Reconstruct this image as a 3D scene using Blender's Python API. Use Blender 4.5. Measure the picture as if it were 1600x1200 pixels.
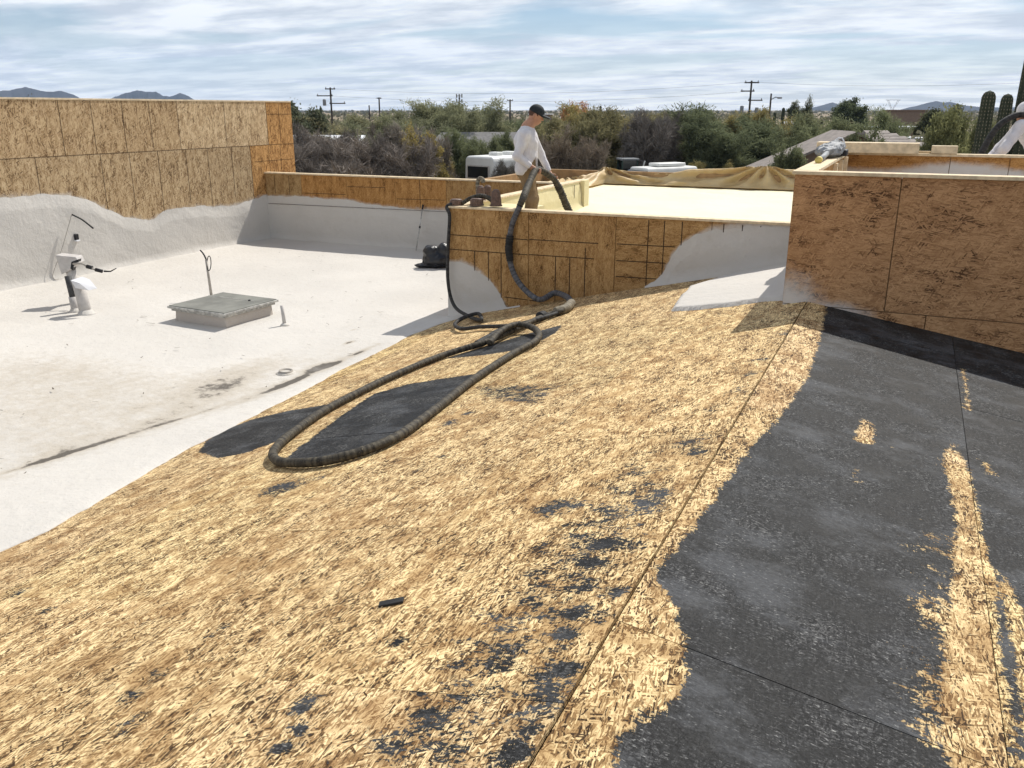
import bpy, bmesh, math, random
import numpy as np
from mathutils import Vector, Matrix
random.seed(7); np.random.seed(7); rng = np.random.default_rng(7)
for o in list(bpy.data.objects): bpy.data.objects.remove(o)
sc = bpy.context.scene
COL = sc.collection

# ------------------------------------------------------------------ camera, sky, sun, exposure
F_PX, CAMZ = 1340.0, 6.3
PITCH = math.atan(429 / F_PX); PHI = math.radians(24.5)
cam_d = bpy.data.cameras.new("camera"); cam = bpy.data.objects.new("camera", cam_d); COL.objects.link(cam)
cam.location = (0, 0, CAMZ); cam.rotation_euler = (math.pi / 2 - PITCH, 0, PHI)
cam_d.sensor_width = 36; cam_d.lens = F_PX / 1600 * 36; cam_d.clip_start = .05; cam_d.clip_end = 60000
sc.camera = cam
SUN = Vector((-.2, -.8, -1.0))
w = bpy.data.worlds.new("World"); sc.world = w; w.use_nodes = True; w.cycles.sampling_method = 'NONE'
nt = w.node_tree; nt.nodes.clear()
def wn(t, **k):
    n = nt.nodes.new(t)
    for a, b in k.items(): setattr(n, a, b)
    return n
sky = wn('ShaderNodeTexSky', sky_type='NISHITA', sun_disc=False)
sky.sun_elevation = math.radians(50.5); sky.sun_rotation = math.atan2(.2, .8); sky.altitude = 700
sky.air_density = 1.0; sky.dust_density = .15; sky.ozone_density = 2.0
tc = wn('ShaderNodeTexCoord'); sep = wn('ShaderNodeSeparateXYZ'); nt.links.new(tc.outputs['Generated'], sep.inputs[0])
def wmath(op, a, b=None, clamp=False):
    n = wn('ShaderNodeMath', operation=op, use_clamp=clamp)
    for i, v in enumerate((a, b)):
        if v is None: continue
        if isinstance(v, (int, float)): n.inputs[i].default_value = v
        else: nt.links.new(v, n.inputs[i])
    return n.outputs[0]
zc = wmath('ADD', wmath('MAXIMUM', sep.outputs[2], 0.0), .10)
cx_ = wmath('DIVIDE', sep.outputs[0], zc); cy_ = wmath('DIVIDE', sep.outputs[1], zc)
cmb = wn('ShaderNodeCombineXYZ'); nt.links.new(cx_, cmb.inputs[0]); nt.links.new(cy_, cmb.inputs[1])
mp = wn('ShaderNodeMapping'); mp.inputs['Rotation'].default_value = (0, 0, -PHI + .12); mp.inputs['Scale'].default_value = (.55, .85, 1); mp.inputs['Location'].default_value = (3.1, 1.7, 0)
nt.links.new(cmb.outputs[0], mp.inputs[0])
nz = wn('ShaderNodeTexNoise'); nz.inputs['Scale'].default_value = .9; nz.inputs['Detail'].default_value = 6; nz.inputs['Roughness'].default_value = .53; nz.inputs['Distortion'].default_value = .5
nt.links.new(mp.outputs[0], nz.inputs['Vector'])
cr = wn('ShaderNodeValToRGB'); cr.color_ramp.elements[0].position = .41; cr.color_ramp.elements[0].color = (.06, .06, .06, 1)
cr.color_ramp.elements[1].position = .53; cr.color_ramp.elements[1].color = (.93, .93, .93, 1)
nt.links.new(nz.outputs[0], cr.inputs[0])
nz2 = wn('ShaderNodeTexNoise'); nz2.inputs['Scale'].default_value = 2.6; nz2.inputs['Detail'].default_value = 4; nz2.inputs['Roughness'].default_value = .6
nt.links.new(mp.outputs[0], nz2.inputs['Vector'])
cr2 = wn('ShaderNodeValToRGB'); cr2.color_ramp.elements[0].position = .38; cr2.color_ramp.elements[0].color = (7.8, 8.3, 9.0, 1)
cr2.color_ramp.elements[1].position = .60; cr2.color_ramp.elements[1].color = (12.6, 12.7, 12.8, 1)
nt.links.new(nz2.outputs[0], cr2.inputs[0])
mixc = wn('ShaderNodeMix', data_type='RGBA'); low = wmath('SUBTRACT', .95, wmath('MULTIPLY', wmath('MAXIMUM', sep.outputs[2], 0.0), 9.0), True); cov_ = wmath('MAXIMUM', cr.outputs[0], low); nt.links.new(cov_, mixc.inputs[0]); nt.links.new(sky.outputs[0], mixc.inputs[6]); nt.links.new(cr2.outputs[0], mixc.inputs[7])
bg = wn('ShaderNodeBackground'); bg.inputs[1].default_value = .095
wo = wn('ShaderNodeOutputWorld'); nt.links.new(mixc.outputs[2], bg.inputs[0]); nt.links.new(bg.outputs[0], wo.inputs[0])
sd = bpy.data.lights.new("sun", 'SUN'); so = bpy.data.objects.new("sun", sd); COL.objects.link(so)
sd.energy = 5.0; sd.angle = math.radians(.55); sd.color = (1, .955, .88)
so.rotation_euler = SUN.to_track_quat('-Z', 'Y').to_euler(); so.location = (0, 0, 30)
sc.view_settings.view_transform = 'Standard'; sc.view_settings.look = 'None'; sc.view_settings.exposure = 0.0; sc.view_settings.gamma = 1
sc.view_settings.use_curve_mapping = False
sc.cycles.max_bounces = 4; sc.cycles.diffuse_bounces = 3; sc.cycles.glossy_bounces = 2; sc.cycles.transmission_bounces = 3; sc.cycles.use_light_tree = False; sc.cycles.volume_bounces = 0; sc.cycles.transparent_max_bounces = 8

# ------------------------------------------------------------------ survey helpers (photo pixel -> point on a known plane)
cP, sP, cF, sF = math.cos(PITCH), math.sin(PITCH), math.cos(PHI), math.sin(PHI)
CAM = np.array([0, 0, CAMZ])
def ray(x, y):
    u = (x - 800) / F_PX; v = (600 - y) / F_PX
    cy = cP + v * sP; cz = -sP + v * cP
    return np.array([u * cF - cy * sF, u * sF + cy * cF, cz])
def at_z(x, y, z): r = ray(x, y); return CAM + r * (z - CAMZ) / r[2]
def at_Y(x, y, Y): r = ray(x, y); return CAM + r * Y / r[1]
def at_X(x, y, X): r = ray(x, y); return CAM + r * X / r[0]
def at_D(x, y, D): r = ray(x, y); return CAM + r * D / math.hypot(r[0], r[1])
XR, ZR, SL, SR = -.72, 4.67, .2345, .16
def at_L(x, y): r = ray(x, y); n = np.array([-SL, 0, 1]); return CAM + r * np.dot(np.array([XR, 0, ZR]) - CAM, n) / np.dot(r, n)
def at_R(x, y): r = ray(x, y); n = np.array([SR, 0, 1]); return CAM + r * np.dot(np.array([XR, 0, ZR]) - CAM, n) / np.dot(r, n)
def zL(X): return ZR + SL * (X - XR)
def zR(X): return ZR - SR * (X - XR)

# ------------------------------------------------------------------ value noise for shapes
_perm = rng.random((64, 64, 64))
def vnoise(x, y, z=0.0):
    x = np.asarray(x, float); y = np.asarray(y, float); z = np.asarray(z, float) + 0 * x
    xi = np.floor(x).astype(int); yi = np.floor(y).astype(int); zi = np.floor(z).astype(int)
    fx, fy, fz = x - xi, y - yi, z - zi
    fx = fx * fx * (3 - 2 * fx); fy = fy * fy * (3 - 2 * fy); fz = fz * fz * (3 - 2 * fz)
    g = lambda a, b, c: _perm[a & 63, b & 63, c & 63]
    x0 = g(xi, yi, zi) * (1 - fx) + g(xi + 1, yi, zi) * fx; x1 = g(xi, yi + 1, zi) * (1 - fx) + g(xi + 1, yi + 1, zi) * fx
    x2 = g(xi, yi, zi + 1) * (1 - fx) + g(xi + 1, yi, zi + 1) * fx; x3 = g(xi, yi + 1, zi + 1) * (1 - fx) + g(xi + 1, yi + 1, zi + 1) * fx
    return (x0 * (1 - fy) + x1 * fy) * (1 - fz) + (x2 * (1 - fy) + x3 * fy) * fz
def fbm(x, y, z=0.0, o=4):
    s = 0; a = .5
    for i in range(o): s = s + a * vnoise(np.asarray(x) * 2 ** i + 7.3 * i, np.asarray(y) * 2 ** i + 3.1 * i, np.asarray(z) * 2 ** i); a *= .5
    return s

# ------------------------------------------------------------------ object helpers
def tag(o, label=None, cat=None, group=None, kind=None):
    if label: o["label"] = label
    if cat: o["category"] = cat
    if group: o["group"] = group
    if kind: o["kind"] = kind
    return o
def empty(name, loc=(0, 0, 0), rz=0.0, label=None, cat=None, group=None, kind=None):
    o = bpy.data.objects.new(name, None); COL.objects.link(o); o.location = tuple(loc); o.rotation_euler = (0, 0, rz); o.empty_display_size = .2
    return tag(o, label, cat, group, kind)
def link(name, me, mat=None, parent=None):
    o = bpy.data.objects.new(name, me); COL.objects.link(o)
    if mat is not None and len(me.materials) == 0: me.materials.append(mat)
    if parent: o.parent = parent
    return o
def mesh(name, V, Fc, mat=None, parent=None, smooth=False, mats=None, midx=None):
    me = bpy.data.meshes.new(name)
    me.from_pydata([tuple(map(float, v)) for v in V], [], [tuple(map(int, f)) for f in Fc])
    if mats:
        for m in mats: me.materials.append(m)
        if midx is not None: me.polygons.foreach_set('material_index', midx)
    if smooth: me.polygons.foreach_set('use_smooth', [True] * len(me.polygons))
    me.update()
    return link(name, me, mat, parent)
def npmesh(name, V, Q, mat=None, parent=None, smooth=False):
    """fast mesh from numpy arrays (all faces same size)"""
    V = np.ascontiguousarray(V, np.float32); Q = np.ascontiguousarray(Q, np.int32)
    me = bpy.data.meshes.new(name); n, k = Q.shape
    me.vertices.add(len(V)); me.vertices.foreach_set('co', V.ravel())
    me.loops.add(n * k); me.loops.foreach_set('vertex_index', Q.ravel())
    me.polygons.add(n); me.polygons.foreach_set('loop_start', np.arange(0, n * k, k, dtype=np.int32))
    me.polygons.foreach_set('use_smooth', np.full(n, bool(smooth)))
    me.update(calc_edges=True); me.validate()
    return link(name, me, mat, parent)
def fattr(o, name, vals):
    a = o.data.attributes.new(name, 'FLOAT', 'POINT'); a.data.foreach_set('value', np.ascontiguousarray(vals, np.float32))
def uvmap(o, uv):
    l = o.data.uv_layers.new(name='UVMap'); idx = np.zeros(len(o.data.loops), np.int32); o.data.loops.foreach_get('vertex_index', idx)
    l.data.foreach_set('uv', np.ascontiguousarray(uv[idx], np.float32).ravel())
class MB:
    def __init__(s): s.V = []; s.F = []
    def add(s, V, Fc):
        b = len(s.V); s.V += [tuple(v) for v in V]; s.F += [tuple(i + b for i in f) for f in Fc]; return s
    def box(s, c, d, rz=0, rx=0, ry=0):
        M = Matrix.Rotation(rz, 3, 'Z') @ Matrix.Rotation(ry, 3, 'Y') @ Matrix.Rotation(rx, 3, 'X')
        V = []
        for x in (-.5, .5):
            for y in (-.5, .5):
                for z in (-.5, .5): V.append(Vector(c) + M @ Vector((x * d[0], y * d[1], z * d[2])))
        return s.add(V, [(0, 1, 3, 2), (4, 6, 7, 5), (0, 4, 5, 1), (2, 3, 7, 6), (0, 2, 6, 4), (1, 5, 7, 3)])
    def prism(s, poly, a, b):
        """poly: list of (x,z); extruded along y from a to b"""
        n = len(poly); V = [(x, a, z) for x, z in poly] + [(x, b, z) for x, z in poly]
        Fc = [tuple(range(n)), tuple(range(2 * n - 1, n - 1, -1))] + [(i, i + n, (i + 1) % n + n, (i + 1) % n) for i in range(n)]
        return s.add(V, Fc)
    def tube(s, pts, r, n=8, caps=True):
        pts = [Vector(p) for p in pts]; m = len(pts); R = r if hasattr(r, '__len__') else [r] * m
        V = []; Fc = []; up = None
        for i, p in enumerate(pts):
            t = (pts[min(i + 1, m - 1)] - pts[max(i - 1, 0)])
            t = t.normalized() if t.length > 1e-9 else Vector((0, 0, 1))
            if up is None: up = Vector((0, 0, 1)) if abs(t.z) < .9 else Vector((1, 0, 0))
            u = (up - t * up.dot(t)); u = u.normalized() if u.length > 1e-6 else t.orthogonal().normalized(); up = u; v = t.cross(u)
            for k in range(n):
                a = 2 * math.pi * k / n; V.append(p + (u * math.cos(a) + v * math.sin(a)) * R[i])
        for i in range(m - 1):
            for k in range(n): Fc.append((i * n + k, i * n + (k + 1) % n, (i + 1) * n + (k + 1) % n, (i + 1) * n + k))
        if caps: Fc.append(tuple(range(n - 1, -1, -1))); Fc.append(tuple(range((m - 1) * n, m * n)))
        return s.add(V, Fc)
    def lathe(s, prof, n=20, c=(0, 0, 0), rib=None):
        V = []; Fc = []
        for r, z in prof:
            for k in range(n):
                a = 2 * math.pi * k / n; rr = r * (1 + (rib * (k % 2) if rib else 0)); V.append((c[0] + rr * math.cos(a), c[1] + rr * math.sin(a), c[2] + z))
        m = len(prof)
        for i in range(m - 1):
            for k in range(n): Fc.append((i * n + k, i * n + (k + 1) % n, (i + 1) * n + (k + 1) % n, (i + 1) * n + k))
        Fc.append(tuple(range(n - 1, -1, -1))); Fc.append(tuple(range((m - 1) * n, m * n)))
        return s.add(V, Fc)
    def build(s, name, mat, parent=None, smooth=False, bevel=0):
        o = mesh(name, s.V, s.F, mat, parent, smooth)
        if bevel:
            b = o.modifiers.new('bevel', 'BEVEL'); b.width = bevel; b.segments = 2; b.limit_method = 'ANGLE'
        return o
def catmull(P, step=.02):
    P = [np.array(p, float) for p in P]; P = [2 * P[0] - P[1]] + P + [2 * P[-1] - P[-2]]; out = []
    for i in range(1, len(P) - 2):
        p0, p1, p2, p3 = P[i - 1:i + 3]; n = max(2, int(np.linalg.norm(p2 - p1) / step))
        for k in range(n):
            t = k / n; out.append(.5 * (2 * p1 + (p2 - p0) * t + (2 * p0 - 5 * p1 + 4 * p2 - p3) * t * t + (3 * p1 - p0 - 3 * p2 + p3) * t ** 3))
    out.append(P[-2]); return out

# ------------------------------------------------------------------ material helper
class M:
    def __init__(s, name):
        s.m = bpy.data.materials.new(name); s.m.use_nodes = True; s.t = s.m.node_tree; s.b = s.t.nodes['Principled BSDF']; s.out = s.t.nodes['Material Output']
    def n(s, typ, ins=None, **k):
        nd = s.t.nodes.new(typ)
        for a, b in k.items(): setattr(nd, a, b)
        for a, v in (ins or {}).items(): s.set(nd.inputs[a], v)
        return nd
    def set(s, inp, v):
        if isinstance(v, bpy.types.NodeSocket): s.t.links.new(v, inp)
        elif v is not None:
            if hasattr(inp, 'default_value'):
                if inp.type == 'RGBA' and len(v) == 3: v = tuple(v) + (1,)
                inp.default_value = v
    def math(s, op, a, b=None, c=None, clamp=False):
        nd = s.t.nodes.new('ShaderNodeMath'); nd.operation = op; nd.use_clamp = clamp
        for i, v in enumerate((a, b, c)):
            if v is not None: s.set(nd.inputs[i], v)
        return nd.outputs[0]
    def mix(s, f, a, b, blend='MIX'):
        nd = s.t.nodes.new('ShaderNodeMix'); nd.data_type = 'RGBA'; nd.blend_type = blend
        s.set(nd.inputs[0], f); s.set(nd.inputs[6], a); s.set(nd.inputs[7], b); return nd.outputs[2]
    def mixf(s, f, a, b):
        nd = s.t.nodes.new('ShaderNodeMix'); nd.data_type = 'FLOAT'
        s.set(nd.inputs[0], f); s.set(nd.inputs[2], a); s.set(nd.inputs[3], b); return nd.outputs[0]
    def noise(s, vec, scale, detail=4, rough=.55, dist=0, dim='3D'):
        nd = s.n('ShaderNodeTexNoise', {'Scale': scale, 'Detail': detail, 'Roughness': rough, 'Distortion': dist}, noise_dimensions=dim)
        if vec is not None: s.set(nd.inputs['Vector'], vec)
        return nd.outputs[0]
    def mapping(s, vec, loc=(0, 0, 0), rot=(0, 0, 0), scale=(1, 1, 1)):
        return s.n('ShaderNodeMapping', {'Vector': vec, 'Location': loc, 'Rotation': rot, 'Scale': scale}).outputs[0]
    def ramp(s, f, stops, interp='LINEAR'):
        nd = s.t.nodes.new('ShaderNodeValToRGB'); r = nd.color_ramp; r.interpolation = interp
        while len(r.elements) < len(stops): r.elements.new(.5)
        for e, (p, c) in zip(r.elements, stops):
            e.position = p; e.color = tuple(c) + (1,) if len(c) == 3 else c
        s.set(nd.inputs[0], f); return nd.outputs[0]
    def smooth(s, v, a, b):
        nd = s.n('ShaderNodeMapRange', {0: v, 1: a, 2: b, 3: 0.0, 4: 1.0}, interpolation_type='SMOOTHSTEP'); return nd.outputs[0]
    def attr(s, name, typ='GEOMETRY'):
        return s.n('ShaderNodeAttribute', attribute_name=name, attribute_type=typ)
    def bump(s, h, strength=.5, dist=.01, normal=None):
        nd = s.n('ShaderNodeBump', {'Strength': strength, 'Distance': dist, 'Height': h})
        if normal is not None: s.set(nd.inputs['Normal'], normal)
        return nd.outputs[0]
    def fin(s, base, rough=.8, normal=None, spec=.3, metal=0):
        s.set(s.b.inputs['Base Color'], base); s.set(s.b.inputs['Roughness'], rough); s.set(s.b.inputs['Specular IOR Level'], spec); s.set(s.b.inputs['Metallic'], metal)
        if normal is not None: s.set(s.b.inputs['Normal'], normal)
        return s.m
def obj_co(q): return q.n('ShaderNodeTexCoord').outputs['Object']
def simple(name, c, rough=.7, var=.25, scale=6, spec=.3, metal=0, bump=0, bscale=None):
    q = M(name); v = obj_co(q); n = q.noise(v, scale, 5)
    col = q.mix(q.math('MULTIPLY', q.smooth(n, .3, .7), 1.0), tuple(x * (1 - var) for x in c), tuple(min(1, x * (1 + var)) for x in c))
    nm = q.bump(q.noise(v, bscale or scale * 6, 4), .5, bump) if bump else None
    return q.fin(col, rough, nm, spec, metal)

def osb(name, dark, mid, light, lum=1.0, tar=False, spray=False, sizes=1.0, contrast=1.0, specks=.35):
    q = M(name); uv = q.n('ShaderNodeUVMap').outputs[0]
    wv = q.n('ShaderNodeTexNoise', {'Vector': uv, 'Scale': 5.0, 'Detail': 2.0}, noise_dimensions='2D').outputs[1]
    off = q.n('ShaderNodeVectorMath', {0: wv, 1: (-.5, -.5, -.5)}, operation='ADD').outputs[0]
    off = q.n('ShaderNodeVectorMath', {0: off, 'Scale': .02}, operation='SCALE').outputs[0]
    uvd = q.n('ShaderNodeVectorMath', {0: uv, 1: off}, operation='ADD').outputs[0]
    fine = q.n('ShaderNodeTexNoise', {'Vector': uv, 'Scale': 70.0, 'Detail': 2.0}, noise_dimensions='2D').outputs[1]
    off2 = q.n('ShaderNodeVectorMath', {0: q.n('ShaderNodeVectorMath', {0: fine, 1: (-.5, -.5, -.5)}, operation='ADD').outputs[0], 'Scale': .004}, operation='SCALE').outputs[0]
    uvd = q.n('ShaderNodeVectorMath', {0: uvd, 1: off2}, operation='ADD').outputs[0]
    tone = None
    lay = [(4, .024, .12, 1.0), (-26, .020, .11, .42), (31, .017, .095, .40), (-55, .016, .085, .30), (13, .013, .10, .36), (62, .014, .07, .26), (-9, .010, .075, .30)]
    for i, (ang, wd, ln, cov) in enumerate(lay):
        # flat strands: rows of rectangles, each row shifted at random along its length
        v = q.n('ShaderNodeMapping', {'Vector': uvd, 'Location': (i * 3.173, i * 1.317, 0), 'Rotation': (0, 0, math.radians(ang)), 'Scale': (1, 1, 1)}).outputs[0]
        v = q.n('ShaderNodeVectorMath', {0: v, 1: (1 / (wd * sizes), 1 / (ln * sizes), 1)}, operation='MULTIPLY').outputs[0]
        sx = q.n('ShaderNodeSeparateXYZ', {0: v}); row = q.math('FLOOR', sx.outputs[0])
        sh = q.n('ShaderNodeTexWhiteNoise', {'W': row}, noise_dimensions='1D').outputs[0]
        yy = q.math('MULTIPLY_ADD', sh, 9.7, sx.outputs[1]); colm = q.math('FLOOR', yy)
        cell = q.n('ShaderNodeCombineXYZ', {0: row, 1: colm, 2: float(i)}).outputs[0]
        sp = q.n('ShaderNodeSeparateColor', {0: q.n('ShaderNodeTexWhiteNoise', {'Vector': cell}, noise_dimensions='3D').outputs[1]})
        fr = q.math('ABSOLUTE', q.math('SUBTRACT', q.math('SUBTRACT', sx.outputs[0], row), .5)); fy = q.math('ABSOLUTE', q.math('SUBTRACT', q.math('SUBTRACT', yy, colm), .5))
        ed = q.math('MAXIMUM', q.smooth(fr, .40, .50), q.smooth(fy, .475, .50))
        ti = q.math('MULTIPLY_ADD', ed, -.20, sp.outputs[0])  # strand rims darkened: small shadows between strands painted into the tone
        if tone is None: tone = ti
        else:
            # ragged, randomly narrowed strands
            inside = q.math('LESS_THAN', fr, q.math('MULTIPLY_ADD', sp.outputs[2], .28, .24))
            tone = q.mixf(q.math('MULTIPLY', q.math('LESS_THAN', sp.outputs[1], cov), inside), tone, ti)
    grain = q.noise(q.mapping(uvd, (0, 0, 0), (0, 0, .05), (260, 16, 1)), 1.0, 1, .6, dim='2D')
    tone = q.math('ADD', tone, q.math('MULTIPLY', q.math('SUBTRACT', grain, .5), .5))
    big = q.noise(uv, 1.3, 2, .6, dim='2D'); med = q.noise(uv, 7.0, 3, .65, dim='2D')
    tone2 = q.math('ADD', q.math('MULTIPLY', q.math('SUBTRACT', tone, .5), contrast), .5)
    tone2 = q.math('ADD', tone2, q.math('MULTIPLY', q.math('SUBTRACT', big, .5), .5)); tone2 = q.math('ADD', tone2, q.math('MULTIPLY', q.math('SUBTRACT', med, .5), .55))
    mul = lambda c: tuple(min(.95, x * lum) for x in c)
    midl = tuple((a + b) / 2 for a, b in zip(mid, light)); dm = tuple(a * .45 + b * .55 for a, b in zip(dark, mid))
    strk = q.noise(q.mapping(uv, (3, 9, 0), (0, 0, .1), (7.5, 2.6, 1)), 1.0, 5, .7, dim='2D')
    tone2 = q.math('ADD', tone2, q.math('MULTIPLY', q.math('SUBTRACT', strk, .5), 1.35))
    col = q.ramp(tone2, [(.0, mul(dark)), (.13, mul(dm)), (.36, mul(mid)), (.62, mul(midl)), (.95, mul(light))])
    dirt = q.math('MULTIPLY', q.smooth(q.math('ADD', q.math('MULTIPLY', big, .45), q.math('MULTIPLY', med, .75)), .56, .74), .85)
    col = q.mix(q.math('MULTIPLY', dirt, 1.0 if tar else .35), col, (.52, .43, .35), 'MULTIPLY')
    # dark chips and weather specks lying in the surface
    ck = q.noise(q.mapping(uvd, (5, 2, 0), (0, 0, .12), (60, 16, 1)), 1.0, 2, .6, dim='2D')
    cks = q.math('MULTIPLY', q.smooth(ck, .66, .76), specks)
    col = q.mix(cks, col, mul(tuple(x * .4 for x in dark)))
    tint = q.n('ShaderNodeObjectInfo').outputs['Color']
    col = q.mix(1.0, col, tint, 'MULTIPLY')
    rough = .85; hgt = q.noise(q.mapping(uvd, (2, 7, 0), (0, 0, .04), (75, 13, 1)), 1.0, 2, .65, dim='2D'); spec = .2
    if spray:
        a = q.attr('spray').outputs['Fac']
        sn = q.math('ADD', a, q.math('MULTIPLY', q.math('SUBTRACT', q.noise(uv, 9, 6, .65, dim='2D'), .5), .55))
        col = q.mix(q.math('MULTIPLY', q.smooth(sn, .1, .95), .9), col, (.62, .60, .57))
    nm = q.bump(hgt, .3, .003)
    if tar:
        a = q.attr('tar').outputs['Fac']
        av = q.mapping(uvd, (1, 4, 0), (0, 0, .15), (1.0, 1.75, 1))
        n1 = q.noise(av, 6.5, 4, .66, 0, '2D'); n2 = q.noise(av, 42.0, 2, .65, 0, '2D')
        s_ = q.math('ADD', a, q.math('MULTIPLY', q.math('SUBTRACT', n1, .5), .30))
        s_ = q.math('ADD', s_, q.math('MULTIPLY', q.math('SUBTRACT', n2, .5), .21))
        s_ = q.math('SUBTRACT', s_, q.math('MULTIPLY', q.math('SUBTRACT', tone, .5), .04))
        fac = q.smooth(s_, -.006, .012)
        # stained halo round the residue
        halo = q.math('MULTIPLY', q.smooth(s_, -.07, .0), .35)
        col = q.mix(halo, col, mul(tuple(x * .7 for x in dark)))
        tn = q.noise(uvd, 3.5, 4, .7, 0, '2D'); tf = q.noise(q.mapping(uvd, (0, 0, 0), (0, 0, .25), (1, 2.6, 1)), 46.0, 3, .7, 0, '2D')
        tv = q.math('ADD', q.math('MULTIPLY', tn, .46), q.math('ADD', q.math('MULTIPLY', tf, .52), q.math('MULTIPLY', tone, .16)))
        tcol = q.ramp(tv, [(.40, (.005, .005, .005)), (.54, (.0135, .0135, .0135)), (.64, (.028, .028, .0285)), (.77, (.105, .104, .102))])
        sm = q.smooth(q.noise(q.mapping(uv, (4, 6, 0), (0, 0, .3), (1, 1.6, 1)), 1.9, 6, .68, 0, '2D'), .46, .70); tcol = q.mix(q.math('MULTIPLY', sm, q.math('MULTIPLY_ADD', tf, 1.0, .1)), tcol, (.085, .088, .094))
        wv2 = q.smooth(q.noise(q.mapping(uvd, (7, 1, 0), (0, 0, .25), (1, 3.0, 1)), 34.0, 4, .72, 0, '2D'), .62, .70)
        tcol = q.mix(q.math('MULTIPLY', wv2, q.math('MULTIPLY', q.smooth(tn, .30, .70), .85)), tcol, (.34, .335, .32))
        col = q.mix(fac, col, tcol)
        rough = q.mixf(fac, .85, q.ramp(tn, [(.3, (.55, .55, .55)), (.7, (.78, .78, .78))]))
        h2 = q.noise(uv, 75.0, 2, .7, 0, '2D')
        nm = q.bump(q.mixf(fac, hgt, h2), .8, .005); spec = q.mixf(fac, .2, .17)
    return q.fin(col, rough, nm, spec)
OD, OM, OL = (.10, .055, .022), (.40, .255, .115), (.72, .55, .31)
MAT_DECK = osb('osb_deck_weathered', (.052, .029, .013), (.37, .232, .100), (.87, .685, .375), 1.0, tar=True, sizes=.55, contrast=1.1, specks=.65)
MAT_WALL = osb('osb_wall_sheathing', (.13, .068, .026), (.37, .215, .085), (.56, .37, .17), 1.0, spray=True, sizes=.7, contrast=.62, specks=.25)
MAT_WALLW = osb('osb_wall_sunbleached', (.15, .09, .045), (.40, .27, .14), (.60, .45, .27), 1.0, spray=True, sizes=1.15, contrast=1.0, specks=.4)
MAT_WALLR = osb('osb_wall_dark', (.085, .048, .030), (.33, .205, .125), (.46, .31, .20), 1.0, spray=True, sizes=.8, contrast=.8, specks=.25)

def foam_mat(name, base, dirty=(.40, .35, .28), grain=1.0):
    q = M(name); v = obj_co(q)
    n1 = q.noise(v, .55, 4, .62); n2 = q.noise(v, 9, 4, .7); n3 = q.noise(v, 95 * grain, 2, .7)
    a = q.attr('dirt').outputs['Fac']
    d = q.math('ADD', q.math('MULTIPLY', a, 1.2), q.math('MULTIPLY', q.math('SUBTRACT', n2, .5), 1.3))
    d = q.math('ADD', d, q.math('MULTIPLY', q.math('SUBTRACT', n1, .5), 1.1))
    c = q.mix(q.smooth(n1, .35, .68), tuple(x * .90 for x in base), base)
    c = q.mix(q.math('MULTIPLY', q.smooth(d, .12, 1.05), .75), c, dirty)
    c = q.mix(q.math('MULTIPLY', q.smooth(q.noise(v, 42, 5, .75), .66, .78), .22), c, (.30, .26, .21))
    spots = q.math('MULTIPLY', q.smooth(d, .95, 1.35), .9)
    c = q.mix(spots, c, (.07, .06, .05))
    sc_ = q.noise(q.mapping(v, (0, 0, 0), (0, 0, .5), (3.0, 11.0, 3.0)), 1.0, 5, .72); c = q.mix(q.math('MULTIPLY', q.smooth(sc_, .56, .72), .2), c, dirty)
    c = q.mix(q.math('MULTIPLY', q.smooth(q.noise(v, 2.2, 5, .7), .5, .75), .35), c, tuple(x * .82 for x in base))
    nm = q.bump(q.math('ADD', q.noise(v, 60 * grain, 2, .7), q.math('MULTIPLY', q.noise(v, 11, 2, .6), 3.0)), .5, .007)
    return q.fin(c, .75, nm, .25)
MAT_FOAM = foam_mat('white_coated_foam', (.59, .56, .515))
MAT_FOAMY = foam_mat('yellow_spray_foam', (.80, .75, .53), (.62, .54, .33))
MAT_CREAM = foam_mat('cream_spray_foam', (.74, .64, .38), (.55, .44, .24))
MAT_LUMBER = simple('pale_lumber', (.66, .53, .35), .75, .18, 14, bump=.002)
MAT_LINE = simple('dark_saw_line', (.05, .03, .018), .9, .4, 30)
MAT_CORE = simple('wall_core_wood', (.32, .2, .1), .9, .2)
MAT_STUCCO = simple('tan_stucco', (.42, .33, .24), .9, .1, 3, bump=.004)

# ------------------------------------------------------------------ ground, hills
q = M('desert_dirt'); v = obj_co(q); n1 = q.noise(v, .05, 8, .6); n2 = q.noise(v, .9, 6, .6)
c = q.mix(q.smooth(n1, .35, .65), (.20, .155, .105), (.30, .24, .165)); c = q.mix(q.math('MULTIPLY', q.smooth(n2, .45, .7), .6), c, (.13, .12, .07))
MAT_DIRT = q.fin(c, .95, q.bump(n2, .5, .1), .1)
def ground():
    R = [0, 30, 60, 100, 180, 300, 600, 1200, 2500, 4200, 6500]; n = 64; V = [(0, 0, 0)]; Fc = []
    for r in R[1:]:
        for k in range(n):
            a = 2 * math.pi * k / n; V.append((r * math.cos(a), r * math.sin(a), 0))
    for k in range(n): Fc.append((0, 1 + k, 1 + (k + 1) % n))
    for i in range(len(R) - 2):
        for k in range(n): Fc.append((1 + i * n + k, 1 + (i + 1) * n + k, 1 + (i + 1) * n + (k + 1) % n, 1 + i * n + (k + 1) % n))
    tag(mesh('ground', V, Fc, MAT_DIRT), kind='structure')
ground()
MAT_HILL = simple('hill_rock', (.05, .045, .045), .95, .35, .002, spec=.05)
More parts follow.
